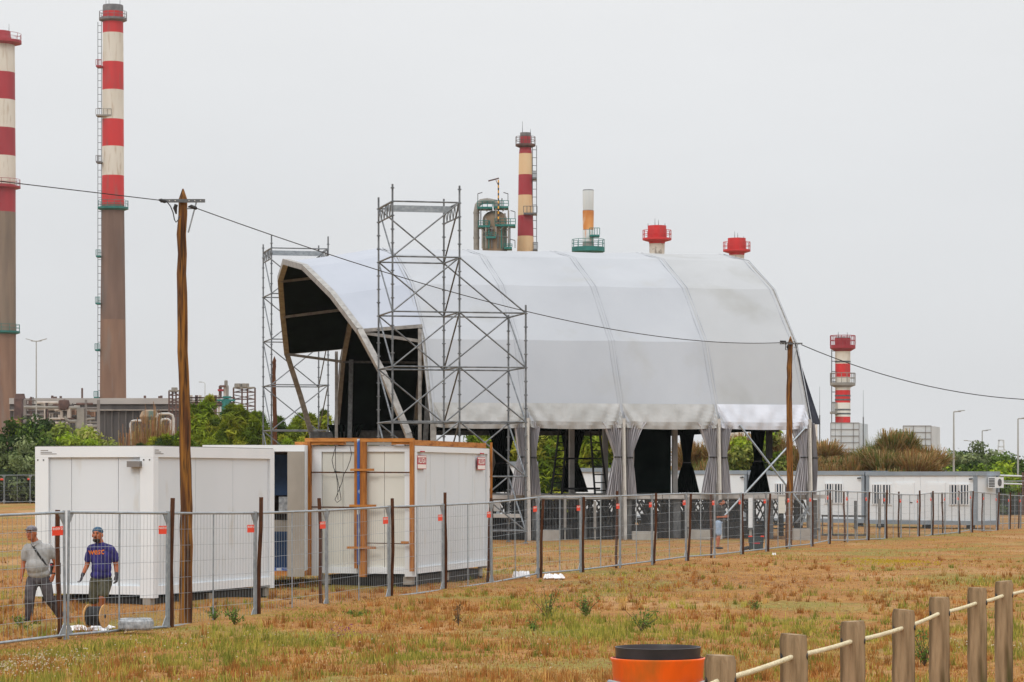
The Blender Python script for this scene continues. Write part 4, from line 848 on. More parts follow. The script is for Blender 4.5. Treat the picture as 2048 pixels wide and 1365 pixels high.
small('blue_tarpaulin', xo - .3, xo + .24, zb + 1.75, zt2 - .2, 1.0, M['blue2'], 'dark blue tarpaulin hanging high inside the open container', 'tarpaulin')
small('blue_board', xo - .25, xo + .25, zb + .102, zb + .16, .2, M['blue'], 'bright blue board on the sill of the open container', 'board')
small('white_sack', xo + .02, xo + .26, zb + 1.35, zb + 1.72, .6, M['film'], 'white sack in the dark of the open container', 'sack')
small('brown_carton', xo - .1, xo + .26, zb + .952, zb + 1.2, .8, M['ply'], 'pale carton on the blue cabinet in the open container', 'carton')
# timber frames leaning on the end of container 3
def end_pt(px, z, off=.06):   # point on the end plane of container 3 in front by off
    # solve C3 + v3*t - u3*off hits px
    t_ = 0.0
    for _ in range(20):
        p = C3 + v3 * t_ - u3 * off; cur = CX + p.x / p.y * F; t_ += (cur - px) / F * p.y * 1.0
    return Vector((p.x, p.y, z))
def frame(label, pxa, pxb, wa, wb, za0, zb0, ztop):
    base = end_pt((pxa + pxb) / 2, .1, .1); f_ = thing('timber_surround', label, 'timber frame', base, 'timber frames on the container end')
    for (px, w_, z0) in ((pxa, wa, za0), (pxb, wb, zb0)):
        MB().beam(end_pt(px, z0, .10), end_pt(px, ztop - .081, .10), w_, .11, up=u3).build('upright', M['pine'], f_)
    MB().beam(end_pt(pxa, ztop - .04, .10) + v3 * wa / 2, end_pt(pxb, ztop - .04, .10) - v3 * wb / 2, .11, .08).build('top_rail', M['pine_h'], f_)
    return f_
z9 = lambda py, d=60.5: zt(py, d)
f1 = frame('left timber frame over the container end, carrying the looped cable', 616.5, 713, .13, .07, z9(1153), z9(1138), z9(876))
f2 = frame('right timber frame over the container end, next to the sticker side', 726, 824, .15, .08, z9(1155), z9(1143), z9(877))
for (f_, a, b_) in ((f1, 623, 711), (f2, 734, 820)):
    for (py, dy) in ((945, 2), (1015, 2)):
        MB().beam(end_pt(a, z9(py), .075), end_pt(b_, z9(py + dy * .3), .075), .012, .03).build('batten', M['post'], f_)
MB().beam(end_pt(734, z9(1087), .075), end_pt(820, z9(1088), .075), .012, .02).build('batten', M['post'], f2)
for j, (py, a, b_) in enumerate(((940, 701, 748), (1012, 699, 752), (1096, 694, 752))):
    tag(MB().beam(end_pt(a, z9(py), .19), end_pt(b_, z9(py), .19), .04, .05).build('cross_batten', M['pine_h']), 'short orange batten tying the two timber frames, %s' % ('uppermost', 'middle', 'lowest')[j], 'batten', 'battens tying the timber frames')
tag(MB().beam(end_pt(802, z9(1085), .18), end_pt(817, z9(1085), .18), .04, .05).build('cross_batten', M['pine_h']), 'tiny orange offcut on the right timber frame low down', 'batten', 'battens tying the timber frames')
tag(MB().beam(end_pt(717, z9(1130), .17), end_pt(717, z9(878), .17), .055, .03, up=u3).build('blue_strip', M['blue']), 'blue and white plastic strip upright between the two timber frames', 'plastic strip')
# planks on top
def plank(label, p0, p1, w_, h_, mm='pine_h'): tag(MB().beam(p0, p1, w_, h_).build('timber_plank', M[mm]), label, 'plank', 'planks lying on the container roof')
zr = c3.z + 2.88 + .012
plank('orange plank on the roof edge behind the left timber frame', end_pt(592, zr + .05, .03), end_pt(690, zr + .05, .03), .16, .07)
plank('grey board on the container roof between the frames', end_pt(690, zr + .04, -.3), end_pt(790, zr + .04, -.3), .2, .06, 'ply')
plank('short orange plank on the roof behind the right timber frame', end_pt(785, zr + .05, .03), end_pt(822, zr + .05, .03), .16, .07)
q0 = C3 + u3 * .15 - v3 * .02; 
for i, (s0, s1) in enumerate(((.05, 1.9), (1.92, 3.4), (3.42, 5.9))):
    plank('orange plank along the sticker-side roof edge, %s from the camera' % ORD[i], Vector((0, 0, zr + .06)) + Vector((C3.x, C3.y, 0)) + u3 * s0 + v3 * .04, Vector((0, 0, zr + .06)) + Vector((C3.x, C3.y, 0)) + u3 * s1 + v3 * .04, .05, .12)
e3 = Vector((C3.x, C3.y, 0)) + u3 * 6.19 - v3 * .03
plank('upright orange timber at the far corner of the sticker side', e3 + up * .5, e3 + up * (zr + .14), .06, .06, 'pine')
# looped cable
m = MB()
def ev(px, py): return end_pt(px, z9(py), .14)
m.path([ev(*p) for p in ((672, 892), (668, 905), (664, 920), (667, 935), (673, 950), (677, 968), (680, 985), (682, 1000), (674, 1006), (670, 1000), (676, 985), (684, 965), (688, 948), (694, 938), (700, 922), (703, 908), (700, 893))], .008, 5)
m.path([ev(*p) for p in ((671, 892), (671, 930), (672, 945), (675, 970), (676, 1000))], .007, 5); m.path([ev(*p) for p in ((668, 943), (690, 945))], .008, 5)
tag(m.build('looped_cable', M['black']), 'black cable looped over the left timber frame', 'cable')

# ------------------------------------------------------------------ tent stage
AL = R(13); O = Vector((4.42, 109, 0)); ax = Vector((math.cos(AL), math.sin(AL), 0)); cx = Vector((-math.sin(AL), math.cos(AL), 0))
def T(s, u_, z): return O + ax * s + cx * u_ + Vector((0, 0, z))
WT = 23.52
NEAR = [(0, 4.62), (1.83, 7.92), (4.69, 10.31), (8.21, 11.78), (11.76, 12.33)]
PROF = NEAR + [(WT - a, b_) for a, b_ in NEAR[:-1]][::-1]
RS = [-7.66, -3.91, 0.0, 3.93, 7.75]
tent = thing('stage_tent', 'large grey-white arched stage tent with black lining and open front', 'stage tent', T(0, WT / 2, 0))
def rib_pts(s): return [T(s, -.25, G(*T(s, -.25, 0).xy))] + [T(s, a, b_) for a, b_ in PROF] + [T(s, WT + .25, 0)]
def rib(pts, w_, h_, mm, name='arch_rib'):
    m = MB()
    for a, b_ in zip(pts[:-1], pts[1:]): m.beam(a, b_, w_, h_, up=ax)
    for p in pts[1:-1]: m.ball(p, h_ * .5, h_ * .5, h_ * .5, 8, 6)
    return m.build(name, mm, tent)
def inset(pts, k_):
    c_ = Vector((T(0, WT / 2, 3).x, T(0, WT / 2, 3).y, 3)); out = []
    for p in pts:
        dv = p - c_; dv = dv - ax * dv.dot(ax); out.append(p - dv.normalized() * k_)
    return out
for s in RS:
    pp = rib_pts(s); rib(inset(pp, .16), .20, .2, M['alu'])
    m = MB()   # keder strip standing slightly proud of the fabric
    q = pp[1:-1]
    for off in (-.11, .11):
        for a, b_ in zip(q[:-1], q[1:]): m.tube(a + ax * off, b_ + ax * off, .022, n=6)
    m.build('keder_strip', M['fabric'], tent)
# leaning front arch
FS = [(-.1, -8.7, 4.1), (.7, -9.5, 6.37), (1.83, -10.28, 8.2), (4.69, -10.88, 9.78), (8.21, -11.5, 11.17), (11.76, -11.78, 11.66)]
FA = FS + [(WT - a, s, z) for a, s, z in FS[:-1]][::-1]
fp = [T(s, a, z) for a, s, z in FA]; fl0 = T(-7.9, -.4, 0); fl1 = T(-7.9, WT + .4, 0)
rib([fl0] + fp + [fl1], .24, .24, M['alu'], 'leaning_front_arch')
def bay(s0f, s1f, prof0, prof1, mm, name, nn=30, hem=True, hemm=None, dirty=0):
    """s0f/s1f: lists of 3D points along the profile for both ribs"""
    m = MB(); rows = []; ns = 8
    for i in range(len(s0f) - 1):
        for j in range(ns):
            rows.append((i + j / ns))
    rows.append(len(s0f) - 1)
    def pt(lst, r_):
        i = min(int(r_), len(lst) - 2); return lst[i].lerp(lst[i + 1], r_ - i)
    cen = Vector((T(0, WT / 2, 3).x, T(0, WT / 2, 3).y, 3))
    def grid(off, mi_):
        base = len(m.v)
        for r_ in rows:
            a, b_ = pt(s0f, r_), pt(s1f, r_)
            for j in range(nn + 1):
                f = j / nn; p = a.lerp(b_, f); dv = p - cen; dv -= ax * dv.dot(ax); dv.normalize()
                sag = .035 * math.sin(math.pi * f) + .012 * math.sin(34 * f - 9 * r_) * math.exp(-8 * f) + .012 * math.sin(34 * (1 - f) - 9 * r_) * math.exp(-8 * (1 - f)) + .003 * math.sin(f * 31 + r_ * 3) ; p = p - dv * (sag + off)
                m.v.append(tuple(p))
        for i in range(len(rows) - 1):
            for j in range(nn):
                k_ = base + i * (nn + 1) + j; f_ = (k_, k_ + 1, k_ + nn + 2, k_ + nn + 1); m.f.append(f_ if mi_ == 0 else f_[::-1]); m.mi.append(mi_)
    grid(0, 0); grid(.09, 1)
    o = m.build(name, [mm, M['lining']], tent, sharp=6)
    return o
for i in range(4):
    a = [T(RS[i] + .003, p[0], p[1]) for p in PROF]; b_ = [T(RS[i + 1] - .003, p[0], p[1]) for p in PROF]
    bay(a, b_, None, None, (M['fabric'], M['fabric'], M['fabric'], M['fabric_old'])[i], 'roof_fabric')
# front canopy (ridge down to the third joint on both sides)
ca = fp[2:-2]; r2p = [T(RS[0] - .02, p[0], p[1]) for p in PROF[1:-1]]
r2p[0] = T(RS[0] - .02, 2.4, 8.45); r2p[-1] = T(RS[0] - .02, WT - 2.4, 8.45)
bay(ca, r2p, None, None, M['fabric_new'], 'canopy_fabric')
for (a, b_) in ((ca[0], r2p[0]), (ca[-1], r2p[-1])):
    MB().beam(a, b_, .16, .14).build('canopy_edge_beam', M['alu'], tent)
# hem valances with folds
def hem(s0, s1, mm, u0=0, sign=-1):
    m = MB(); nn = 60; mm_ = 7
    for r_ in range(mm_ + 1):
        f = r_ / mm_; z = 5.35 - f * .98
        for j in range(nn + 1):
            g_ = j / nn; s = s0 + (s1 - s0) * g_
            slope = max(0, (z - 4.62)) * .55
            e0 = g_; e1 = 1 - g_
            fold = (.13 * math.sin(30 * e0 ** .7 - 7 * f) * math.exp(-6 * e0) + .13 * math.sin(30 * e1 ** .7 - 7 * f) * math.exp(-6 * e1)) + .018 * math.sin(g_ * 55 + f * 4) + .02 * math.sin(g_ * 23 + 7 * f)
            lift = .03 * (math.exp(-38 * e0) + math.exp(-38 * e1)) * f; sg = .05 * math.sin(math.pi * g_) * f
            uu = slope + sign * (-.035 - fold * (.3 + .7 * f) - .025 * math.sin(f * math.pi)) * -1
            m.v.append(tuple(T(s, uu if u0 == 0 else WT - uu, z + lift - sg)))
    for r_ in range(mm_):
        for j in range(nn): k_ = r_ * (nn + 1) + j; m.f.append((k_, k_ + 1, k_ + nn + 2, k_ + nn + 1)); m.mi.append(0)
    m.build('hem_valance', mm, tent, sharp=0)
for i in range(4): hem(RS[i] + .05, RS[i + 1] - .05, (M['hem'], M['hem'], M['hem'], M['hemnew'])[i])
# purlins
for j, p in enumerate(PROF):
    if j in (0, len(PROF) - 1): continue
    q = inset([T(RS[0], p[0], p[1])], .25)[0]; fq = inset([fp[j + 1] if j + 1 < len(fp) else fp[-1]], .12)[0]
    MB().beam(q, q + ax * (RS[-1] - RS[0]), .1, .1).build('purlin', M['galv_dark'], tent)
    if 0 < j < len(PROF) - 1: MB().beam(fq, q, .10, .12).build('canopy_purlin', M['alu'], tent)
for u_ in (0.12, WT - .12): MB().beam(T(RS[0], u_, 4.55), T(RS[-1], u_, 4.55), .12, .22).build('eaves_beam', M['galv_dark'], tent)
# inner upright posts, dark rear truss
for (s, u_, z1) in ((-7.85, 1.9, 8.3), (-7.95, WT - 1.9, 8.3)): MB().beam(T(s, u_, 0), T(s, u_, z1), .14, .14).build('inner_post', M['alu'], tent)
MB().beam(T(-7.6, 3.2, .0), T(-7.2, 3.0, 7.4), .2, .2).build('raking_truss', M['galv_dark'], tent)
MB().beam(T(-7.6, WT - 3.0, .0), T(-7.3, WT - 2.2, 7.9), .2, .2).build('raking_truss', M['galv_dark'], tent)
MB().beam(T(-9, WT - .6, 4.3), T(-3.9, WT - .6, 4.3), .3, .55).build('rear_beam', M['galv_dark'], tent)
# black gable and side drapes
def sheet(pts2, s, mm, name, th=.05):
    m = MB(); n = len(pts2); A_ = [T(s, *p) for p in pts2]; B_ = [T(s + th, *p) for p in pts2]
    m.add(A_ + B_, [tuple(range(n)), tuple(range(2 * n - 1, n - 1, -1))] + [(i, n + i, n + (i + 1) % n, (i + 1) % n) for i in range(n)]); return m.build(name, mm, tent)
gp = [(a + (.25 if a < 11 else -.25), b_ - .25) for a, b_ in PROF]; sheet(gp, 7.45, M['lining'], 'end_gable_drape')
gp2 = [(.25, 4.4), (WT - .25, 4.4)] + gp[::-1][0:0]
# gathered curtains: hourglass sheets with folds
def curtain(root, top0, top1, ztop, ztie, zbot, tie, bot0, bot1, u_, mm, tw_=.14, name='curtain', nf=7):
    m = MB(); nn = 40; rows = 16
    for r_ in range(rows + 1):
        f = r_ / rows; z = ztop + (zbot - ztop) * f; ft = (ztop - ztie) / (ztop - zbot)
        if f <= ft: g_ = f / ft; e_ = 1 - (1 - g_) ** 1.0; e_ = g_ ** .75; a = top0 + (tie - tw_ - top0) * e_; b_ = top1 + (tie + tw_ - top1) * e_
        else: g_ = (f - ft) / (1 - ft); e_ = g_ ** .8; a = tie - tw_ + (bot0 - tie + tw_) * e_; b_ = tie + tw_ + (bot1 - tie - tw_) * e_
        for j in range(nn + 1):
            q = j / nn; dep = .09 * math.sin(q * nf * 2 * math.pi + .4 * math.sin(f * 5)) * (1 + .3 * math.sin(f * 3)) + .03 * math.sin(q * 31 + f * 9)
            m.v.append(tuple(T(a + (b_ - a) * q, u_ + dep, z)))
    for r_ in range(rows):
        for j in range(nn): k_ = r_ * (nn + 1) + j; m.f.append((k_, k_ + 1, k_ + nn + 2, k_ + nn + 1)); m.mi.append(0)
    o = m.build(name, mm, root, sharp=0)
    mb = MB(); mb.tube(T(tie - tw_ - .03, u_ - .1, ztie), T(tie + tw_ + .03, u_ - .1, ztie), .03, n=6); mb.build('tie_band', M['black'], o)
zd = 1.72
for s, l0, l1, r0, r1 in ((-3.91, -.6, -.05, .06, .56), (0, -.95, -.05, .06, .95), (3.93, -.95, -.05, .06, .62), (7.75, -.9, -.05, .06, .2)):
    curtain(tent, s + l0, s + l1, 4.6, 3.22, zd, s - .24, s - .72, s - .05, .02, M['curtain'], .12)
    curtain(tent, s + r0, s + r1, 4.6, 3.2, zd, s + .24, s + .06, s + .54 if s < 7 else s + .3, .02, M['curtain'], .1)
for (s, hw) in ((-7.3, .9), (-3.6, .9), (.3, .8), (3.75, .72), (7.4, .75)):
    curtain(tent, s - hw, s + hw, 4.9, 3.1, zd, s - .1, s - hw * .9, s + hw * 1.0, WT - .8, M['lining'], .28)
for (u_g, a_, b_) in ((6.0, .36, .55), (16.5, .4, .6)): curtain(tent, 7.55 - a_, 7.55 + a_, 4.6, 3.1, zd, 7.55, 7.55 - b_, 7.55 + b_, u_g, M['lining'], .16)
# gathered black drape at the right end of the tent
m = MB(); nz = 14
for i in range(nz + 1):
    f = i / nz; zz = 7.9 - f * 3.35; uu = 1.83 * (zz - 4.62) / 3.3 if zz > 4.62 else 0; w_ = .02 + .42 * f ** 1.3
    for j in range(5): m.v.append(tuple(T(7.79 + w_ * j / 4, uu + .05 + .05 * math.sin(j * 2.2 + f * 3), zz)))
for i in range(nz):
    for j in range(4): k_ = i * 5 + j; m.f.append((k_, k_ + 1, k_ + 6, k_ + 5)); m.mi.append(0)
m.build('end_drape', mat('navy_black_drape', (.02, .022, .035), (.035, .038, .05), 2, .8, st=(3, 3, .4)), tent, sharp=0)
# visible steel of the near legs (light, over the curtains) with jacks
for s in RS[1:]:
    g0 = T(s, -.2, 0); MB().beam(T(s, -.28, G(g0.x, g0.y)), T(s - .02, -.10, 4.75), .12, .12, up=ax).build('leg', M['legw'], tent)
    MB().beam(T(s - .02, -.36, 1.9), T(s - .03, -.21, 4.4), .05, .03, up=ax).build('leg_cover', M['panelc'], tent)
# wind braces in the right bay
MB().tube(T(4.8, -.05, 4.5), T(7.65, -.3, .9), .045, n=6).build('wind_brace', M['galv'], tent); MB().tube(T(7.65, -.05, 4.5), T(4.1, -.3, .9), .045, n=6).build('wind_brace', M['galv'], tent)

# backdrop and inner columns
def sbox(name, s0, s1, u0, u1, z0, z1, mm, par=None):
    m = MB(); m.obox(T((s0 + s1) / 2, (u0 + u1) / 2, (z0 + z1) / 2), ax * (s1 - s0) / 2, cx * (u1 - u0) / 2, Vector((0, 0, (z1 - z0) / 2))); return m.build(name, mm, par)
tag(sbox('black_backdrop', 4.25, 6.05, 14, 14.1, 1.71, 4.85, M['lining']), 'black cloth backdrop standing on the stage in the second bay from the right', 'backdrop')
for j, (s, u_, lb) in enumerate(((6.15, 14, 'grey square column right of the black backdrop'), (3.17, 15, 'grey square column behind the steel ladder rails'), (1.6, 15, 'grey square column beside the black curtain'))):
    tag(sbox('grey_column', s, s + .22, u_, u_ + .22, 1.71, 4.9, M['deckf']), lb, 'column', 'grey columns on the stage')
m = MB(); m.path([T(1.75 - .1 * f + .1 * math.sin(f * 3), 5, 4.7 - 3.0 * f) for f in np.linspace(0, 1, 10)], .03, 6); tag(m.build('hanging_rope', M['ink']), 'thin white rope hanging in front of the black backdrop', 'rope')
tag(sbox('line_speaker', 7.0, 7.2, 3, 3.3, 3.2, 4.75, M['black_st']), 'tall black speaker column hanging in the right bay', 'speaker')
tag(sbox('spotlight', 7.2, 7.5, 3.0, 3.3, 4.3, 4.5, M['black_st']), 'small black spotlight beside the speaker column', 'spotlight')
# ladder towers
def ltower(label, s0, u_):
    r_ = thing('ladder_tower', label, 'ladder tower', T(s0, u_, 1.71), 'dark steel ladder towers on the stage'); 
    for (a, b_) in ((-.95, -.45), (-.55, -.15), (.15, .55), (.45, .95)):
        sg = 1
    for (xb, xt) in ((-1.2, -.82), (-.75, -.5), (.68, .45), (1.2, .82)):
        MB().tube(T(s0 + xb, u_, 1.72), T(s0 + xt, u_, 4.7), .05, n=6).build('stile', M['black_st'], r_)
    for i in range(9):
        f = i / 9 + .05; z = 1.72 + 2.98 * f
        for sg in (-1, 1):
            a = sg * (1.2 - .38 * f); b_ = sg * (.7 - .22 * f); MB().tube(T(s0 + a, u_, z), T(s0 + b_, u_, z), .025, n=5).build('rung', M['black_st'], r_)
    MB().tube(T(s0 - .8, u_, 1.95), T(s0 + .9, u_, 1.95), .05, n=6).build('tie_bar', M['black_st'], r_); MB().tube(T(s0 - .6, u_, 3.2), T(s0 + .65, u_, 3.2), .04, n=6).build('tie_bar', M['black_st'], r_)
ltower('dark steel ladder tower splayed to both sides in the second bay from the left', -.4, 5.5)

# stage platform
st = thing('stage_platform', 'raised stage deck on steel trusses and ballast under the tent', 'stage', T(1, 8, 0))
s = -5.6; lens = [1.55, .1, 1.9, 2.0, 2.05, 2.0, 2.0, 2.0, 1.0]
s = -5.6
for ln in (1.6, 1.72, 2.0, 2.0, 2.0, 2.0, 2.0, .9):
    sbox('deck_panel', s, s + ln - .025, .35, 2.4, 1.56, 1.71, M['deckf'], st); s += ln
sbox('deck', -5.6, 8.6, 2.42, 17, 1.5, 1.70, M['deckf'], st)
for i in range(8):
    s = -5.4 + i * 1.95
    for r_, u_ in enumerate((.8, 3.4, 6.2, 9.2, 12.6, 16)):
        mb = MB(); w_ = .17 if (i + r_) % 2 else .3; g0 = G(*T(s, u_, 0).xy)
        mb.beam(T(s + .2 * (r_ % 3), u_, g0), T(s + .2 * (r_ % 3), u_, 1.5), w_, w_, up=ax); mb.build('leg', M['black_st'] if r_ else M['galv_dark'], st)
        if i < 7 and r_ in (0, 1, 2, 3):
            mb = MB(); a = s + .2 * (r_ % 3); z0 = .35 + .1 * r_
            for q in range(2):
                x0 = a + q * .97
                for (p_, q_) in (((x0, z0), (x0 + .48, 1.48)), ((x0 + .48, 1.48), (x0 + .97, z0)), ((x0, 1.0), (x0 + .3, 1.48)), ((x0 + .97, 1.0), (x0 + .66, 1.48))):
                    mb.tube(T(p_[0], u_, p_[1]), T(q_[0], u_, q_[1]), .035, n=5)
            mb.tube(T(a, u_, z0), T(a + 1.95, u_, z0), .03, n=5); mb.build('truss_web', M['black_st'], st)
for (s0, s1, u_, z1, j) in ((-5.5, -3.6, 1.6, .55, 0), (-3.0, -1.9, 1.2, .5, 1), (-1.7, -.2, 1.4, .62, 2), (.55, 1.55, 1.1, .5, 3), (1.3, 3.0, 1.6, .95, 4), (3.2, 4.2, 2.2, .5, 5), (4.3, 5.9, 1.5, .62, 6), (-5.4, -4.2, 2.8, .8, 7), (5.8, 7.0, 3.2, .5, 8), (-3.6, -2.2, 4, .75, 9), (-1.8, 1.2, 6.6, .95, 10), (3.0, 5.4, 7, 1.0, 11)):
    g0 = G(*T(s0, u_, 0).xy); m = MB(); c_ = T((s0 + s1) / 2, u_, (g0 + z1) / 2); m.obox(c_, ax * (s1 - s0) / 2, cx * .5, Vector((0, 0, (z1 - g0) / 2)))
    for q in range(int((s1 - s0) / .12)): m.obox(T(s0 + .06 + q * .12, u_ - .52, (g0 + z1) / 2), ax * .02, cx * .02, Vector((0, 0, (z1 - g0) / 2 - .03)))
    tag(m.build('ballast_tank', M['tank']), 'dark ribbed ballast tank under the stage, %s' % ('at the far left, low', 'between the first two bays', 'in the second bay, low', 'behind the second concrete block', 'tallest, right of the second concrete block', 'just left of the third concrete block', 'behind the man in the black T-shirt', 'at the far left, set back and taller', 'near the right end, set back', 'set far back in the left bay', 'long and tall, far back in the middle', 'long, far back by the black T-shirt man')[j], 'ballast tank', 'ballast tanks under the stage')
for j, (pa, pb, ya, yb, lb) in enumerate(((1080, 1118, 1057, 1078, 'leftmost concrete block under the stage front'), (1264, 1313, 1061, 1078, 'second concrete block from the left under the stage front'), (1378, 1423, 1057, 1076, 'third concrete block from the left, beside the man in the black T-shirt'), (1584, 1618, 1052, 1075, 'rightmost concrete block under the stage front'))):
    d = 108.3 + j * .4; x0, x1 = (pa - CX) / F * d, (pb - CX) / F * d; gz = G(x0, d)
    tag(MB().box(x0, x1, d - .5, d + .35, gz, gz + (yb - ya) / F * d).build('concrete_block', M['conc']), lb, 'concrete block', 'concrete ballast blocks')
# front props: pale tubes standing before the deck
for j, (px, ya, lb) in enumerate(((1130, 992, 'pale tubular prop at the stage front left of the big wooden stakes'), (1190, 1003, 'thin grey prop at the stage front'), (1377, 995, 'pale tubular prop left of the third concrete block'), (1501, 996, 'thick white tubular prop right of the man in the black T-shirt'), (1638, 995, 'pale prop at the right corner of the stage'), (1662, 1000, 'grey prop just right of the stage corner'), (1711, 1002, 'lone dark prop in front of the cabins'), (1759, 998, 'rightmost lone prop in front of the cabins'))):
    d = 108 if px < 1640 else 112; x = (px - CX) / F * d; gz = G(x, d); z1 = zt(ya, d); r_ = thing('stage_prop', lb, 'prop', (x, d, gz), 'tubular props around the stage')
    rr = (.09 if px == 1501 else .06); MB().tube((x, d, gz + .45), (x, d, z1), rr, n=10).build('tube', M['white'] if px in (1501,) else (M['galv_dark'] if px == 1711 else M['alu']), r_); MB().tube((x, d, gz), (x, d, gz + .45), rr * .6, n=8).build('jack', M['alu'], r_); MB().tube((x, d, gz + .42), (x, d, gz + .5), rr * 1.3, n=10).build('collar', M['galv_dark'], r_)
d = 104; tag(MB().beam(P(987, 1032, d), P(1043, 1032, d), .9, .13).build('step_tread', M['deckf']), 'grey stair landing at the left end of the stage', 'stair tread')
tag(MB().beam(P(987, 1012, d + .5), P(1001, 1012, d + .5), .08, .42).build('grey_hoarding', M['deckf']), 'small grey hoarding board at the left end of the stage', 'board')
d = 106; tag(MB().box((1557 - CX) / F * d, (1570.5 - CX) / F * d, d, d + .2, zt(1027, d), zt(994, d)).build('white_cabinet', M['panelc']), 'pale electrical cabinet on the stage front behind the second utility pole', 'electrical cabinet')
# low steel frames right of the stage
fr_ = thing('steel_trestle', 'low dark steel trestle standing in the grass right of the stage', 'trestle', P(1690, 1072, 118))
for px in (1645, 1665, 1690, 1712, 1730): MB().beam(P(px, 1030, 118), P(px, 1072, 118), .05, .05).build('leg', M['galv_dark'], fr_)
for py in (1032, 1070): MB().beam(P(1643, py, 118), P(1732, py + 1, 118), .05, .08).build('rail', M['galv_dark'], fr_)
# raking stay at the stage corner
m = MB(); m.tube(P(1603, 1052, 107), P(1616, 1012, 107.5), .04, n=6); m.tube(P(1592, 1046, 107), P(1618, 1016, 107.5), .05, n=6); tag(m.build('raking_stay', M['galv_dark']), 'pair of crossed stays at the right stage corner', 'stay')

# ------------------------------------------------------------------ scaffold towers
def scaffold(label, N1, bay_l, bay_d, zlev, nb_low, low_top, mm, gz):
    r_ = thing('scaffold_tower', label, 'scaffold tower', (N1.x, N1.y, gz), 'scaffold towers beside the tent')
    def S(i, j, z): q = N1 + ax * bay_l * i + cx * bay_d * j; return Vector((q.x, q.y, z))
    ztop = zlev[-1]; nb = 1 + nb_low
    def top(i): return ztop if i <= 1 else zlev[low_top]
    for i in range(nb + 1):
        for j in (0, 1):
            m = MB(); tp = top(i) + (.62 if i < 2 else .3) - .2 * j; m.tube(S(i, j, gz), S(i, j, tp), .036, n=8); z = zlev[0]
            while z < tp: m.tube(S(i, j, z - .02), S(i, j, z + .02), .07, n=8); z += .5
            m.build('standard', mm, r_)
    for n_, z in enumerate(zlev):
        cols = range(nb) if z <= zlev[low_top] + .01 else range(1)
        for i in cols:
            for j in (0, 1): MB().tube(S(i, j, z), S(i + 1, j, z), .033, n=6).build('ledger', mm, r_)
        for i in (range(nb + 1) if z <= zlev[low_top] + .01 else range(2)): MB().tube(S(i, 0, z), S(i, 1, z), .033, n=6).build('transom', mm, r_)
        if n_ + 1 < len(zlev):
            z1 = zlev[n_ + 1]; cols = list(range(nb)) if z1 <= zlev[low_top] + .01 else [0]
            for i in cols:
                MB().tube(S(i, 0, z), S(i + 1, 0, z1), .031, n=6).build('brace', mm, r_) if i == 0 else MB().tube(S(i, 0, z1), S(i + 1, 0, z), .031, n=6).build('brace', mm, r_)
                MB().tube(S(i, 1, z1), S(i + 1, 1, z), .031, n=6).build('brace', mm, r_) if i == 0 else MB().tube(S(i, 1, z), S(i + 1, 1, z1), .031, n=6).build('brace', mm, r_)
            MB().tube(S(0, 1, z1), S(0, 0, z), .031, n=6).build('brace', mm, r_); MB().tube(S(1, 0, z1), S(1, 1, z), .031, n=6).build('brace', mm, r_)
            if nb > 1 and z1 <= zlev[low_top] + .01: MB().tube(S(nb, 1, z1), S(nb, 0, z), .031, n=6).build('brace', mm, r_)
    if nb > 1:
        z = zlev[low_top]; MB().tube(S(1, 0, zlev[low_top + 1]), S(2, 0, z), .031, n=6).build('brace', mm, r_); MB().tube(S(1, 1, zlev[low_top + 1]), S(2, 1, z), .031, n=6).build('brace', mm, r_)
    # lattice girders across the top ends
    for i in (0, 1):
        m = MB(); a, b_ = S(i, 0, ztop - .02), S(i, 1, ztop - .02); lo = Vector((0, 0, -.5)); m.tube(a, b_, .03, n=6); m.tube(a + lo, b_ + lo, .03, n=6)
        for q in range(5): p = a.lerp(b_, q / 5); p2 = a.lerp(b_, (q + 1) / 5); m.tube(p + lo, p.lerp(p2, .5), .02, n=5); m.tube(p.lerp(p2, .5), p2 + lo, .02, n=5)
        m.build('lattice_girder', mm, r_)
    q = .5; m = MB(); m.beam(S(0, q, ztop - .12), S(1, q, ztop - .12), .05, .24); m.build('top_plank', M['galv'], r_)
    for i in range(nb + 1):
        for j in (0, 1): MB().box(S(i, j, 0).x - .09, S(i, j, 0).x + .09, S(i, j, 0).y - .09, S(i, j, 0).y + .09, gz - .02, gz + .02).build('base_plate', mm, r_)
    return r_
scaffold('tall stepped scaffold tower in front of the tent', Vector(((785 - CX) / F * 100, 100, 0)), 2.49, 2.85, [.44 + 2.003 * n_ for n_ in range(7)], 1, 4, M['scaf'], 0)
z0 = zt(1262 / 2.625 + 380, 136); stp = (zt(496.2, 136) - z0) / 4
scaffold('slimmer scaffold tower at the far left side of the tent', Vector(((543 - CX) / F * 136, 136, 0)), 2.83, 3.0, [z0 - 2 * stp + n_ * stp for n_ in range(7)][1:], 0, 2, M['scaf'], .1)

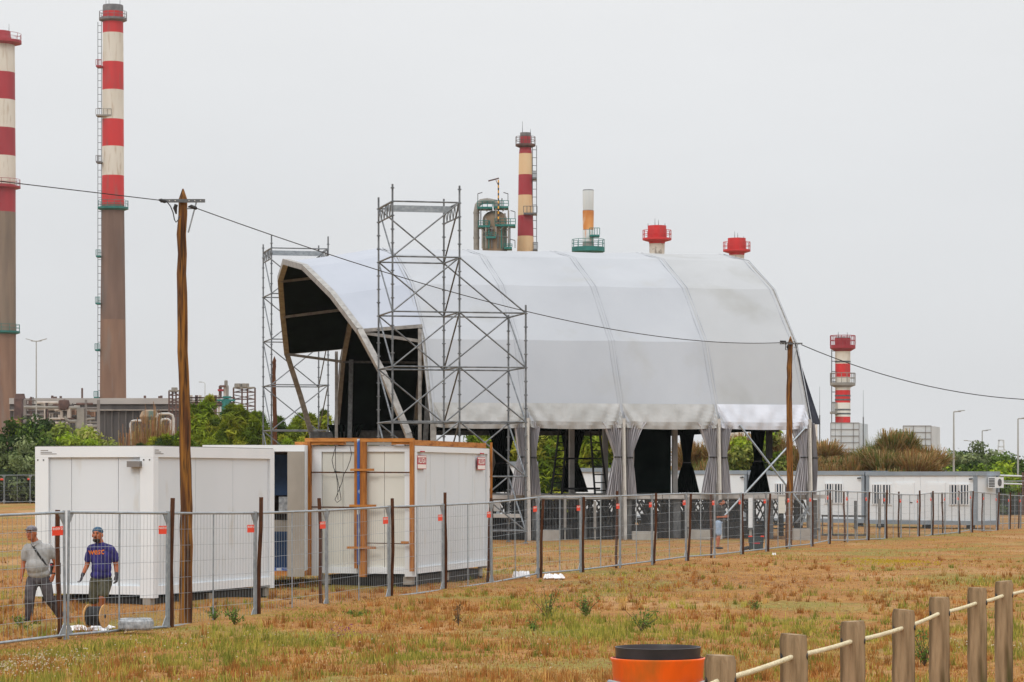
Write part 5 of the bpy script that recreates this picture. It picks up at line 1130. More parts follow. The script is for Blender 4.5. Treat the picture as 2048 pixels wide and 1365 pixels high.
# ------------------------------------------------------------------ utility poles and cable
def upole(label, px0, py0, d, pxt, pyt, r0, r1, mm, cross=True, cl=.8):
    b0 = P(px0, py0, d); tp = P(pxt, pyt, d); r_ = thing('utility_pole', label, 'utility pole', b0, 'wooden utility poles'); rg = random.Random(int(px0)); pts = []; rr = []
    n = 22
    for i in range(n + 1):
        f = i / n; p = b0.lerp(tp, f * .985) ; pts.append(p + Vector((rg.uniform(-.012, .012) + .03 * math.sin(f * 6), 0, 0 if i else -.3))); rr.append((r0 + (r1 - r0) * f) * rg.uniform(.96, 1.05))
    pts.append(tp); rr.append(.012); rr[-2] = r1; pts[-2] = tp + Vector((0, 0, -r1 * 2.4))
    MB().path(pts, rr, 14).build('shaft', mm, r_)
    if cross:
        z = tp.z - r1 * 2.9; y = d - r1 - .03; ca = MB().box(tp.x - cl / 2 + .04, tp.x + cl / 2 - .02, y - .02, y + .02, z - .028, z + .028).build('crossarm', M['galv_dark'], r_)
        for q in (-.32, -.22, -.12, .12, .22, .32): MB().tube((tp.x + q * cl * 1.2, y - .024, z), (tp.x + q * cl * 1.2, y - .021, z), .008, n=6).build('bolt', M['ink'], ca)
        MB().tube((tp.x + cl * .30, y, z), (tp.x + .1, y, z - cl * .66), .014, n=6).build('stay_rod', M['galv'], r_)
        MB().path([(tp.x - .1, y, z - .06), (tp.x - .12, y, z - .12), (tp.x - .1, y, z - .22)], [.03, .035, .012], 8).build('insulator', M['black'], r_)
        MB().tube((tp.x + r1, y, z - .13), (tp.x + r1 + .12, y, z - .13), .01, n=6).build('bracket_pin', M['galv_dark'], r_)
    return tp
tp1 = upole('tall weathered orange-brown pole with steel crossarm in front of the nearest container', 370.5, 1251, 45.9, 366, 378, .11, .073, M['pole'])
tp2 = upole('brown pole with crossarm standing before the right end of the tent', 1577, 1094, 96.3, 1581, 673, .125, .09, M['pole'], cl=.85)
upole('small distant pole behind the left scaffold tower', 549, 905, 150, 549, 713, .13, .1, M['post'], cross=False)
wires = thing('overhead_cable', 'black overhead cable strung over the poles across the whole scene', 'cable', tuple(tp1))
def span(pts, r=.008, nm='cable_span'): MB().path([P(*p) for p in pts], r, 6).build(nm, M['black'], wires)
def cat3(a, b_, sag, n=30):
    return [a.lerp(b_, f) - Vector((0, 0, 4 * sag * f * (1 - f))) for f in np.linspace(0, 1, n)]
e1 = P(393, 417, 45.6); e2 = P(1590, 684, 96)
MB().path([P(-420, 332, 40), P(-200, 345, 41), P(0, 363, 42.5), P(160, 382, 44), P(320, 401, 45.4)], .008, 6).build('cable_span', M['black'], wires)
# perspective: pick sag so the span dips under the straight line as in the photograph
MB().path(cat3(e1, e2, .74), [.008 + .006 * i / 29 for i in range(30)], 6).build('cable_span', M['black'], wires)
MB().path(cat3(P(1603, 690, 96), P(2500, 735, 100), 1.55), .016, 6).build('cable_span', M['black'], wires)
MB().path([P(317, 400, 45.5), P(322, 401, 45.5), P(330, 403.5, 45.5), P(334, 404, 45.5)], [.01, .03, .03, .012], 8).build('cable_clamp', M['black'], wires)
MB().path([P(376, 414.5, 45.6), P(382, 413, 45.6), P(392, 417, 45.6), P(394, 418.5, 45.6)], [.01, .03, .03, .012], 8).build('cable_clamp', M['black'], wires)
MB().path([P(334, 404, 45.5), P(341, 413, 45.5), P(346, 425, 45.5), P(349, 440, 45.5), P(352, 445, 45.5), P(356, 441, 45.5), P(360, 433, 45.6)], .01, 6).build('drop_loop', M['black'], wires)
MB().path([P(1560, 683, 96), P(1572, 684, 96)], [.03, .04], 8).build('cable_clamp', M['black'], wires)
MB().path([P(1572, 684, 96), P(1571, 700, 96), P(1576, 700, 96)], .016, 6).build('drop_loop', M['black'], wires)

# ------------------------------------------------------------------ mesh fence
NODES = [(-150, 38.2, 1307), (133, 41.5, 1273), (335, 44.9, 1256), (510, 48.7, 1238), (653, 52.5, 1217.6), (778, 56.3, 1197), (886, 60.0, 1182), (983, 63.5, 1167.7), (1076, 66.9, 1149), (1161, 70.4, 1141.5), (1240, 73.7, 1132),
         (1304, 77.0, 1124), (1372, 80.5, 1115), (1429, 84, 1111), (1482, 87.5, 1105), (1532, 91, 1099.5), (1579, 94.6, 1094), (1622.5, 98, 1089.5), (1657, 101.4, 1082), (1695, 104.8, 1082), (1734, 108.2, 1079.8), (1770, 111.7, 1078.8), (1802, 115, 1079), (1836, 118.5, 1077),
         (1863, 122, 1070.7), (1890, 125.5, 1068.7), (1917, 129, 1065.5), (1942, 132.5, 1061), (1968, 136, 1062), (1993, 139.5, 1062.5), (2018, 142.5, 1063), (2041, 144.5, 1063), (2085, 146, 1064)]
HF = 2.0
tx = text_mesh('BODEV 21', .062, M['ink'], 'lettering', .0005, .001)
def panel_proto(L):
    """unit panel, local x along the panel 0..L, z up"""
    r_ = thing('mesh_fence', 'x', 'fence panel', (0, 0, 0)); g_ = M['galv']; H = HF
    MB().tube((.03, 0, H - .03), (L - .03, 0, H - .03), .021, n=8).build('top_rail', g_, r_, local=True)
    MB().tube((.03, 0, .12), (L - .03, 0, .12), .021, n=8).build('bottom_rail', g_, r_, local=True)
    for x in (.02, L - .02): MB().tube((x, 0, .0), (x, 0, H), .021, n=8).build('upright', g_, r_, local=True)
    MB().tube((L / 2, 0, .14), (L / 2, 0, H - .05), .014, n=8).build('mid_upright', g_, r_, local=True)
    for (x, s) in ((.04, 1), (L - .04, -1)):
        for (z, q) in ((H - .05, -1), (.14, 1)): MB().add([(x, -.006, z), (x + s * .13, -.006, z), (x, -.006, z + q * .16), (x, .006, z), (x + s * .13, .006, z), (x, .006, z + q * .16)], [(0, 1, 2), (3, 5, 4), (0, 3, 4, 1), (1, 4, 5, 2), (2, 5, 3, 0)]).build('gusset', g_, r_, local=True)
    m = MB(); n = int(L / .12)
    for i in range(1, n):
        x = L * i / n; m.tube((x, .004, .13), (x, .004, H - .04), .0027, n=3)
    for q in range(1, 7): z = .12 + (H - .15) * q / 7; m.tube((.03, -.004, z), (L - .03, -.004, z), .0034, n=3)
    m.build('wire_mesh', g_, r_, local=True, kind='stuff')
    sp_ = MB().box(L - .36, L - .08, -.022, -.014, H - .37, H - .235).build('sign_plate', M['sign'], r_, local=True)
    t_ = tx.copy()
    for vx in t_.vertices: co = vx.co.copy(); vx.co = Vector((L - .215 + co.x, -.0235 - co.z, H - .272 + co.y * .8))
    o = bpy.data.objects.new('lettering', t_); COL.objects.link(o); o.parent = sp_
    return r_
proto = panel_proto(3.45); first = True
def lmk(px):
    for lim, s in ((0, 'cut off at the left edge'), (320, 'in front of the man in the blue T-shirt'), (500, 'in front of the tall wooden pole'), (640, 'before the open container'), (980, 'before the timber-framed container'), (1270, 'before the left part of the stage'), (1600, 'before the right part of the stage'), (1990, 'before the white cabins'), (3000, 'past the cabins at right')):
        if px < lim: return s
for i in range(len(NODES) - 1):
    (pa, da, ya), (pb, db, yb) = NODES[i], NODES[i + 1]; a = P(pa, ya, da); b_ = P(pb, yb, db); a.z -= .10; b_.z -= .10
    o = proto if first else copy_tree(proto); first = False; L0 = 3.45; dv = b_ - a; L = dv.length; g = .05
    a2 = a + dv.normalized() * g / 2; o.location = a2; xax = dv.normalized(); yax = Vector((0, 0, 1)).cross(xax).normalized(); zax = xax.cross(yax)
    rot = Matrix((xax, yax, zax)).transposed(); o.rotation_euler = rot.to_euler(); o.scale = ((L - g) / L0, 1, 1)
    o['label'] = 'mesh fence panel, %s from the left, %s' % (ORD[i], lmk((pa + pb) / 2)); o['category'] = 'fence panel'; o['group'] = 'temporary mesh fence panels'
    # wooden stake at the right end of each panel
    rg = random.Random(i * 7 + 1); hh = 1.93 + ([.02, .18, .15, .08, .08, .17, .02, -.02, .02, .15, .08] + [rg.uniform(-.04, .06) for _ in range(30)])[i]; off = (-.10 if i % 3 == 0 else .06); bs = P(pb, yb, db + .10) + Vector((off, 0, 0)); bs.z = G(bs.x, bs.y) - .15
    lean = rg.uniform(-.09, .12) * (1 if i < 14 else .6); m = MB(); pts = [bs + Vector((lean * f + .012 * math.sin(f * 7 + i), 0, (hh + .15) * f)) for f in (0, .25, .5, .75, 1)]
    for p_, q_ in zip(pts[:-1], pts[1:]): m.beam(p_, q_, .066, .06)
    s_ = m.build('fence_stake', M['post']); tag(s_, 'dark fence stake, %s from the left, %s' % (ORD[i], lmk(pb)), 'stake', 'wooden stakes along the mesh fence')
# distant fence at the far left and right
for j, (pa, da, ya, pb, db, yb, lb) in enumerate(((-64, 188, 1008, 8, 190, 1008, 'distant mesh fence panel under the left shrubs, cut off by the left edge'), (9, 190, 1008, 60, 192, 1008, 'distant mesh fence panel under the left shrubs, next to the container'), (60, 192, 1008, 165, 193, 1008, 'distant mesh fence panel mostly hidden by the container'),
          (1995, 150, 1062, 2110, 154, 1060, 'distant mesh fence panel right of the cabins, behind the main fence'))):
    a = P(pa, ya, da); b_ = P(pb, yb, db); a.z = G(a.x, a.y) + .02; b_.z = G(b_.x, b_.y) + .02; o = copy_tree(proto); dv = b_ - a; L = dv.length; xax = dv.normalized(); yax = Vector((0, 0, 1)).cross(xax).normalized(); zax = xax.cross(yax)
    o.location = a; o.rotation_euler = Matrix((xax, yax, zax)).transposed().to_euler(); o.scale = ((L) / 3.45, 1, 1.0 if j < 3 else 1.25); o['label'] = lb; o['group'] = 'temporary mesh fence panels'
rl = thing('guard_rail', 'white two-rail barrier behind the fence at the right edge', 'barrier', P(2020, 990, 168))
for py in (951, 967): MB().tube(P(1990, py, 168), P(2110, py + 4, 168), .06, n=6).build('rail', M['shed'], rl)
for px in (1994, 2046, 2100): MB().tube(P(px, 945, 168), P(px, 1030, 168), .08, n=6).build('post', M['rbrown'], rl)

# ------------------------------------------------------------------ rope bollards and bin
BP = [(1250, 10.6, 1380), (1440.7, 12.33, 1311), (1587.3, 14.0, 1269), (1705.3, 15.6, 1243), (1807.5, 17.1, 1219.7), (1878.6, 19.0, 1194.7), (1954.4, 20.4, 1175.8), (2007.6, 21.6, 1162.6), (2075, 23.2, 1148)]
bl = ['rope post out of frame before the orange bin', 'rope post touching the orange bin, cut off by the bottom edge', 'rope post with mossy top, second right of the bin', 'rope post with a long crack, third right of the bin', 'rope post with an oval knot low down, fourth right of the bin', 'rope post with two knots, fifth right of the bin', 'rope post with pale streaks, sixth right of the bin', 'farthest whole rope post at the right edge', 'rope post just outside the right edge']
HP = []
for i, (px, d, py) in enumerate(BP):
    p = P(px, py, d); gz = G(p.x, d); rg = random.Random(i + 3); r_ = thing('rope_post', bl[i], 'rope post', (p.x, d, gz), 'wooden posts of the rope barrier')
    pts = [(p.x + rg.uniform(-.003, .003), d, gz - .15 + (p.z - gz + .12) * f) for f in np.linspace(0, 1, 12)]; pts.append((p.x, d, p.z))
    rr = [.0705 * rg.uniform(.985, 1.02) for _ in pts]; rr[-1] = .064; m = MB(); m.path(pts, rr, 22); o = m.build('post', M['boll'], r_)
    me = o.data; me.materials.append(M['bolltop'])
    for pl in me.polygons:
        if pl.normal.z > .5: pl.material_index = 1
    HP.append(Vector((p.x, d, p.z - .112)))
    for s in (-1, 1): pass
    MB().tube((p.x - .069, d - .02, p.z - .112), (p.x + .069, d - .02, p.z - .112), .018, n=10).build('rope_hole', M['black'], r_)
for i in range(len(HP) - 1):
    a, b_ = HP[i], HP[i + 1]; pts = cat3(a, b_, .007, 40); m = MB()
    n = 150; core = []
    m.path(pts, .0115, 10)
    dv = (b_ - a).normalized(); sx = dv.cross(Vector((0, 0, 1))).normalized(); uz = sx.cross(dv)
    for ph in (0, 2.09, 4.19):
        hp = []
        for q in range(n + 1):
            f = q / n; c_ = a.lerp(b_, f) - Vector((0, 0, 4 * .007 * f * (1 - f))); an = ph + f * (b_ - a).length / .05 * 2 * math.pi; hp.append(c_ + (sx * math.cos(an) + uz * math.sin(an)) * .0075)
        m.path(hp, .0065, 6)
    tag(m.build('rope_length', M['rope']), 'cream twisted rope between the %s and %s rope posts from the left' % (ORD[i], ORD[i + 1]), 'rope', 'ropes of the barrier')
bp_ = P(1316, 1294, 14.75); gz = G(bp_.x, bp_.y); bn = thing('litter_bin', 'orange round litter bin with black liner rim at the bottom edge', 'litter bin', (bp_.x, bp_.y, gz)); c_ = (bp_.x, bp_.y, 0)
zt_ = bp_.z; zo = zt(1318, 14.75)
MB().lathe([(.20, gz + .08), (.247, zo - .02), (.256, zo - .005), (.256, zo + .005), (.246, zo + .008), (.240, zo - .02)], c_, 48, cap=True).build('body', M['orangepl'], bn)
MB().lathe([(.19, gz + .14), (.226, zo), (.229, zt_ - .006), (.231, zt_), (.226, zt_ + .001), (.221, zt_ - .01), (.19, gz + .2)], c_, 48, cap=True).build('liner', M['blackpl'], bn)
MB().path([(bp_.x - .262, bp_.y, zt(1364, 14.75)), (bp_.x - .2, bp_.y - .2, zt(1364, 14.75)), (bp_.x, bp_.y - .262, zt(1364, 14.75)), (bp_.x + .2, bp_.y - .2, zt(1364, 14.75)), (bp_.x + .262, bp_.y, zt(1364, 14.75))], .012, 8).build('holding_band', M['galv'], bn)
MB().tube((bp_.x, bp_.y + .3, gz - .1), (bp_.x, bp_.y + .3, zo - .2), .03, n=8).build('stand', M['galv'], bn)

# ------------------------------------------------------------------ people
def remesh(mb, vox, name, mm, parent, smooth=4):
    me = bpy.data.meshes.new('tmp'); me.from_pydata([tuple(v) for v in mb.v], [], mb.f); ob = bpy.data.objects.new('tmp', me); COL.objects.link(ob)
    md = ob.modifiers.new('r', 'REMESH'); md.mode = 'VOXEL'; md.voxel_size = vox; sm = ob.modifiers.new('s', 'SMOOTH'); sm.iterations = smooth; sm.factor = .5
    dg = bpy.context.evaluated_depsgraph_get(); ev_ = ob.evaluated_get(dg); nm = bpy.data.meshes.new_from_object(ev_); bpy.data.objects.remove(ob); nm.name = name; nm.materials.clear(); nm.materials.append(mm)
    nm.polygons.foreach_set('use_smooth', [True] * len(nm.polygons)); o = bpy.data.objects.new(name, nm); COL.objects.link(o)
    if parent is not None: o.parent = parent
    return o
def limb(m, pts, rr, n=14):
    m.path(pts, rr, n)
    for p, r in zip(pts, rr): m.ball(p, r, r, r, n, 8)
def hand(m, w, dirv, side, curl=.5, s=1.0):
    """w wrist, dirv pointing direction of the hand, side = thumb side vector; five fingers"""
    dv = Vector(dirv).normalized(); sd_ = Vector(side).normalized(); nn = dv.cross(sd_).normalized(); w = Vector(w)
    Mx = Matrix((sd_, nn, dv)).transposed(); m.ball(w + dv * .05 * s, .042 * s, .018 * s, .055 * s, 12, 8, Mx)
    for k_, (o_, l_) in enumerate(((.030, .068), (.010, .078), (-.011, .072), (-.030, .056))):
        b0 = w + dv * .088 * s + sd_ * o_ * s; b1 = b0 + (dv * (1 - curl * .3) + nn * curl * .4).normalized() * l_ * .5 * s; b2 = b1 + (dv * (1 - curl) + nn * curl).normalized() * l_ * .5 * s
        limb(m, [w + dv * .06 * s + sd_ * o_ * .8 * s, b0, b1, b2], [.009 * s, .0095 * s, .009 * s, .0075 * s], 8)
    t0 = w + dv * .02 * s + sd_ * .03 * s; limb(m, [t0, t0 + (dv + sd_ * .8).normalized() * .04 * s, t0 + (dv * 1.4 + sd_ * .5 + nn * .3).normalized() * .075 * s], [.013 * s, .011 * s, .009 * s], 8)
def head(m, c, yaw, pitch, s=1.0):
    c = Vector(c); Mh = Matrix.Rotation(yaw, 3, 'Z') @ Matrix.Rotation(pitch, 3, 'X')   # faces -Y at yaw 0
    def h(x, y, z): return c + Mh @ Vector((x, y, z)) * s
    m.ball(h(0, .012, .03), .076 * s, .095 * s, .092 * s, 20, 14, Mh); m.ball(h(0, -.018, -.035), .058 * s, .07 * s, .078 * s, 18, 12, Mh); m.ball(h(0, -.055, -.085), .032 * s, .03 * s, .025 * s, 12, 8, Mh)
    limb(m, [h(0, -.083, .02), h(0, -.105, -.025)], [.011 * s, .017 * s], 10); m.ball(h(0, -.08, .03), .05 * s, .018 * s, .012 * s, 12, 8, Mh); m.ball(h(0, -.082, -.058), .024 * s, .012 * s, .010 * s, 10, 8, Mh)
    for q in (-1, 1):
        m.ball(h(q * .078, .012, -.008), .012 * s, .022 * s, .034 * s, 10, 8, Mh); m.ball(h(q * .035, -.062, -.02), .022 * s, .02 * s, .025 * s, 10, 8, Mh)
    return h, Mh
def face(root, h, Mh, beard, s=1.0):
    m = MB()
    for q in (-1, 1): m.ball(h(q * .03, -.0815, .008), .011 * s, .007 * s, .006 * s, 10, 6, Mh); m.ball(h(q * .031, -.0915, .028), .018 * s, .006 * s, .004 * s, 8, 6, Mh)
    m.build('eyes', M['hair'], root, local=True)
    m = MB(); m.ball(h(0, -.093, -.058), .02 * s, .006 * s, .004 * s, 10, 6, Mh); m.build('mouth', mat('lips', (.2, .05, .03)), root, local=True)
    if beard:
        m = MB(); m.ball(h(0, -.028, -.088), .057 * s, .064 * s, .036 * s, 16, 10, Mh); m.ball(h(0, -.096, -.047), .028 * s, .007 * s, .005 * s, 10, 6, Mh); m.build('beard', M['hair'], root, local=True)

def man(label, px0, yfoot, d, k_):
    x = (px0 - CX) / F * d; z = zt(yfoot, d); r_ = thing('person', label, 'person', (x, d, z))
    def J(px, py, dep=0.0): return Vector(((px - px0) * d / F, dep, (yfoot - py) * d / F))
    return r_, J
# man 1, grey polo
r_, J = man('walking man in grey polo shirt, grey cap and dark trousers with a black shoulder bag', 78, 1242, 47.0, 117)
m = MB(); h, Mh = head(m, J(63.5, 1067, -.05), R(-14), R(-6), 1.12)
limb(m, [J(66, 1074, -.01), J(72, 1090, .02)], [.062, .07])
aL = [J(52, 1098, .0), J(47, 1128, .03), J(44, 1152, -.02)]; aR = [J(102, 1100, .02), J(112, 1130, .06), J(107, 1150, -.02)]
limb(m, aL, [.055, .045, .031]); limb(m, aR, [.058, .047, .033]); hand(m, aL[2], (-.1, -.1, -1), (.3, -1, 0), .5); hand(m, aR[2], (-.2, -.15, -1), (-.6, -.8, 0), .6)
limb(m, [J(77, 1106), J(76, 1128, -.01), J(78, 1150)], [.085, .10, .10])
lL = [J(66, 1160, 0), J(61, 1198, -.08), J(58, 1234, .05)]; lR = [J(90, 1160, 0), J(99, 1198, .0), J(115, 1230, .3)]
limb(m, lL, [.09, .062, .04]); limb(m, lR, [.09, .062, .04])
remesh(m, .009, 'body', M['skin'], r_, 2); face(r_, h, Mh, False, 1.12)
m = MB(); limb(m, [J(60, 1100, 0), J(72, 1096, .01), J(94, 1101, .01)], [.10, .115, .105]); m.ball(J(78, 1110, 0), .215, .15, .19, 20, 14); m.ball(J(75, 1132, -.04), .205, .17, .17, 20, 14); m.ball(J(78, 1147, -.01), .195, .15, .12, 20, 12); m.ball(J(77, 1120, -.01), .20, .155, .2, 20, 12)
limb(m, [J(71, 1086, .02), J(73, 1094, .02)], [.072, .12]); limb(m, [J(56, 1097, 0), J(50, 1106, .01), J(49, 1116, .015)], [.085, .074, .068]); limb(m, [J(96, 1098, .01), J(105, 1107, .03), J(109, 1113, .04)], [.09, .08, .072])
sh = remesh(m, .012, 'polo_shirt', M['polo'], r_)
m = MB(); m.path([J(65, 1087, -.09), J(69, 1092, -.11), J(77, 1087, -.07), J(81, 1083, .03), J(73, 1080, .09), J(64, 1083, .03), J(65, 1087, -.09)], .014, 8); m.build('collar', M['polo'], r_, local=True)
m = MB(); m.ball(J(78, 1160, .0), .185, .135, .11, 18, 12); limb(m, [J(66, 1162, 0), J(62, 1180, -.05), J(61, 1198, -.08), J(59, 1220, -.02), J(57.5, 1236, .04)], [.115, .10, .088, .075, .072]); limb(m, [J(90, 1162, 0), J(94, 1180, .0), J(98, 1198, .02), J(107, 1216, .16), J(114, 1231, .27)], [.115, .102, .088, .076, .07])
remesh(m, .012, 'trousers', M['trous'], r_)
for c_, pt_ in ((J(56, 1240, -.02), -.1), (J(117, 1238, .26), .3)):
    m = MB(); m.ball(c_ + Vector((-.01, -.05, .0)), .045, .13, .045, 14, 8); m.build('shoe', M['black'], r_, local=True)
m = MB(); m.ball(h(0, .012, .055), .094, .114, .078, 18, 10, Mh); m.ball(h(-.0, -.115, .045), .07, .07, .012, 14, 6, Mh); m.build('cap', M['cap'], r_, local=True)
bv = BVHTree.FromPolygons([v_.co for v_ in sh.data.vertices], [p_.vertices[:] for p_ in sh.data.polygons])
def drape(p, off):
    hit = bv.ray_cast(Vector((p.x, p.y - 1.5, p.z)), Vector((0, 1, 0))); return Vector((p.x, (hit[0].y if hit[0] else p.y) - off, p.z))
pts = [drape(J(63.5 + (96 - 63.5) * f, 1086 + (1131 - 1086) * f), .008) for f in np.linspace(0, 1, 14)]; m = MB()
for a, b_ in zip(pts[:-1], pts[1:]): m.beam(a, b_, .034, .008, up=(0, -1, 0))
bag = thing('shoulder_bag', 'black shoulder bag hanging at the hip of the man in the grey polo', 'bag', r_.location + J(106, 1150)); off_ = J(106, 1150)
m.v = [tuple(Vector(q) - off_) for q in m.v]; m.build('strap', M['black'], bag, local=True)
m = MB(); m.obox(J(109, 1138, .11) - off_, (.085, 0, 0), (0, .045, 0), (.0, 0, .10)); m.build('pouch', M['black'], bag, local=True); m = MB(); m.obox(J(102, 1130, .0) - off_, (.02, 0, 0), (0, .02, 0), (0, 0, .012)); m.build('buckle', M['redprint'], bag, local=True)
m = MB(); w0 = J(107.5, 1147, -.01); m.tube(w0 + Vector((.0, 0, .014)), w0 - Vector((0.003, 0, .014)), .038, n=14); m.build('wristwatch', M['black'], r_, local=True)
# man 2, blue T-shirt
r_, J = man('walking man in navy T-shirt with orange lettering, khaki shorts, blue backwards cap and work gloves', 203, 1243, 47.0, 117)
m = MB(); h, Mh = head(m, J(195.5, 1070, -.05), R(-10), R(-8), 1.12)
limb(m, [J(197, 1076, 0), J(201, 1092, .02)], [.062, .07])
aL = [J(180, 1102, 0), J(173, 1132, .05), J(165.5, 1151, -.03)]; aR = [J(226, 1104, .02), J(231, 1132, .07), J(233, 1150, .0)]
limb(m, aL, [.052, .043, .03]); limb(m, aR, [.052, .043, .03]); limb(m, [J(203, 1106), J(202, 1130), J(203, 1155)], [.08, .085, .09])
lL = [J(192, 1165, 0), J(189, 1200, -.05), J(190, 1236, .08)]; lR = [J(212, 1163, 0), J(208, 1193, -.2), J(205, 1232, -.05)]
limb(m, lL, [.088, .058, .036]); limb(m, lR, [.088, .06, .037]); m.ball(J(189.5, 1218, .02), .055, .058, .09, 12, 8); m.ball(J(206, 1212, -.1), .055, .058, .09, 12, 8)
remesh(m, .009, 'body', M['skin'], r_, 2); face(r_, h, Mh, True, 1.12)
for a_, sgn in ((aL, 1), (aR, -1)):
    m = MB(); dv = (a_[2] - a_[1]).normalized(); limb(m, [a_[2] - dv * .03, a_[2]], [.034, .032]); hand(m, a_[2], dv + Vector((0, -.1, -.4)), (sgn * .5, -1, 0), .7, 1.05); remesh(m, .006, 'work_glove', M['glove'], r_, 1)
m = MB(); limb(m, [J(184, 1100, 0), J(201, 1096, .01), J(220, 1101, .01)], [.095, .11, .095]); m.ball(J(203, 1124, 0), .175, .13, .2, 20, 14); m.ball(J(203, 1112, 0), .205, .125, .16, 20, 14); m.ball(J(203, 1136, -.01), .175, .13, .19, 20, 14); m.ball(J(202, 1150, 0), .185, .14, .11, 20, 12)
limb(m, [J(199, 1088, .02), J(201, 1097, .02)], [.07, .11]); limb(m, [J(184, 1100, 0), J(178, 1110, .02), J(175.5, 1119, .03)], [.08, .07, .066]); limb(m, [J(221, 1101, .01), J(228, 1110, .04), J(229.5, 1119, .05)], [.085, .07, .066])
sh = remesh(m, .012, 'tshirt', M['navy'], r_)
m = MB(); m.ball(J(202, 1163, 0), .18, .13, .09, 18, 12); limb(m, [J(192, 1164, 0), J(190, 1182, -.02), J(188.5, 1198, -.04)], [.115, .103, .098]); limb(m, [J(212, 1163, 0), J(211, 1176, -.1), J(209, 1187, -.17)], [.115, .105, .1])
remesh(m, .012, 'shorts', M['khaki'], r_)
m = MB(); m.ball(h(0, .016, .055), .093, .114, .080, 18, 10, Mh); m.ball(h(0, .13, .0), .05, .05, .012, 12, 6, Mh); m.build('cap', M['bluecap'], r_, local=True)
for c_ in (J(190, 1240, .04), J(205, 1237, -.1)):
    m = MB(); m.ball(c_ + Vector((0, -.05, 0)), .045, .13, .045, 14, 8); m.build('shoe', M['black'], r_, local=True)
bv = BVHTree.FromPolygons([v_.co for v_ in sh.data.vertices], [p_.vertices[:] for p_ in sh.data.polygons])
te = text_mesh('wesc', .158, M['oprint'], 'lettering', .0005, .0025)
bmm = bmesh.new(); bmm.from_mesh(te); bmesh.ops.subdivide_edges(bmm, edges=[e_ for e_ in bmm.edges if e_.calc_length() > .03], cuts=2); bmm.to_mesh(te); bmm.free()
c0_ = J(194.5, 1103.5)
for vx in te.vertices:
    x_, y_ = vx.co.x * .86, vx.co.y; p_ = Vector((c0_.x + x_, 0, c0_.z + y_ + x_ * .06)); hit = bv.ray_cast(Vector((p_.x, -1.5, p_.z)), Vector((0, 1, 0))); vx.co = Vector((p_.x, (hit[0].y if hit[0] else -.1) - .005, p_.z))
o = bpy.data.objects.new('lettering', te); COL.objects.link(o); o.parent = r_
# man 3, black T-shirt by the stage, profile facing right, head bowed over his hands
r_, J = man('man in black T-shirt and light denim shorts standing by the stage, looking down', 1437, 1098.5, 92.6, 59.4)
S_ = 5500 / 92.6
def K(x, y, z): return Vector((x, y, z))
m = MB(); h, Mh = head(m, K(.115, 0, 1.56), R(75), R(-28), 1.0); limb(m, [K(.06, 0, 1.49), K(.0, 0, 1.42)], [.055, .062])
aA = [K(-.02, -.17, 1.36), K(-.04, -.2, 1.08), K(.2, -.1, 1.08)]; aB = [K(-.02, .17, 1.36), K(-.04, .2, 1.08), K(.2, .1, 1.08)]
for a_ in (aA, aB): limb(m, a_, [.052, .043, .03]); hand(m, a_[2], (1, 0, .2), (0, 0, 1), .6)
limb(m, [K(0, 0, 1.3), K(0, 0, 1.1), K(0, 0, .95)], [.08, .085, .09]); 
for q in (-1, 1): limb(m, [K(-.01, q * .09, .88), K(.02, q * .1, .5), K(-.03, q * .1, .09)], [.09, .06, .038]); m.ball(K(-.02, q * .1, .33), .058, .055, .1, 12, 8)
remesh(m, .01, 'body', M['skin'], r_, 2); face(r_, h, Mh, True)
m = MB(); m.ball(K(-.01, 0, 1.28), .14, .21, .2, 18, 12); m.ball(K(0, 0, 1.17), .13, .175, .2, 18, 12); limb(m, [K(-.01,-.12,1.38), K(.02,0,1.43), K(-.01,.12,1.38)], [.08,.09,.08]); m.ball(K(.01, 0, 1.05), .14, .175, .2, 18, 12); m.ball(K(0, 0, .93), .14, .175, .08, 18, 10)
for q in (-1, 1): limb(m, [K(-.02, q * .15, 1.36), K(-.035, q * .19, 1.22), K(-.04, q * .2, 1.16)], [.08, .07, .064])
remesh(m, .012, 'tshirt', M['btee'], r_)
m = MB(); m.ball(K(0, 0, .9), .145, .17, .09, 18, 12)
for q in (-1, 1): limb(m, [K(-.01, q * .09, .88), K(.0, q * .1, .7), K(.01, q * .1, .53)], [.115, .105, .1])
remesh(m, .012, 'denim_shorts', M['denim'], r_)
m = MB(); m.ball(h(0, .02, .045), .084, .1, .08, 16, 10, Mh); m.build('hair', M['hair'], r_, local=True)
for q in (-1, 1): m = MB(); m.ball(K(.03, q * .1, .035), .135, .045, .04, 14, 8); m.build('shoe', M['black'], r_, local=True)

# ------------------------------------------------------------------ small things on the ground
rx = thing('cable_reel', 'chipboard reel of black cable lying by the man in the blue T-shirt', 'cable reel', P(193, 1256, 43.6)); c_ = Vector((0, 0, .185)); axr = Vector((.95, -.3, 0)).normalized()
for s in (-.14, .14):
    fl_ = MB(); fl_.tube(c_ + axr * (s - .009), c_ + axr * (s + .009), .185, n=36); fo = fl_.build('flange', M['osb'], rx, local=True)
    e_ = s / abs(s); sv = axr.cross(Vector((0, 0, 1))).normalized()
    MB().tube(c_ + axr * (s + e_ * .0095), c_ + axr * (s + e_ * .011), .035, n=16).build('hub_hole', M['black'], fo, local=True)
    for q in range(6): an = q * math.pi / 3 + .3; MB().tube(c_ + axr * (s + e_ * .0095) + (sv * math.cos(an) + Vector((0, 0, math.sin(an)))) * .11, c_ + axr * (s + e_ * .011) + (sv * math.cos(an) + Vector((0, 0, math.sin(an)))) * .11, .009, n=8).build('bolt_hole', M['black'], fo, local=True)
m = MB(); m.tube(c_ - axr * .13, c_ + axr * .13, .15, n=32)
for q in range(22): t0 = -.125 + q * .25 / 21; m.tube(c_ + axr * (t0 - .004), c_ + axr * (t0 + .004), .1545, n=32)
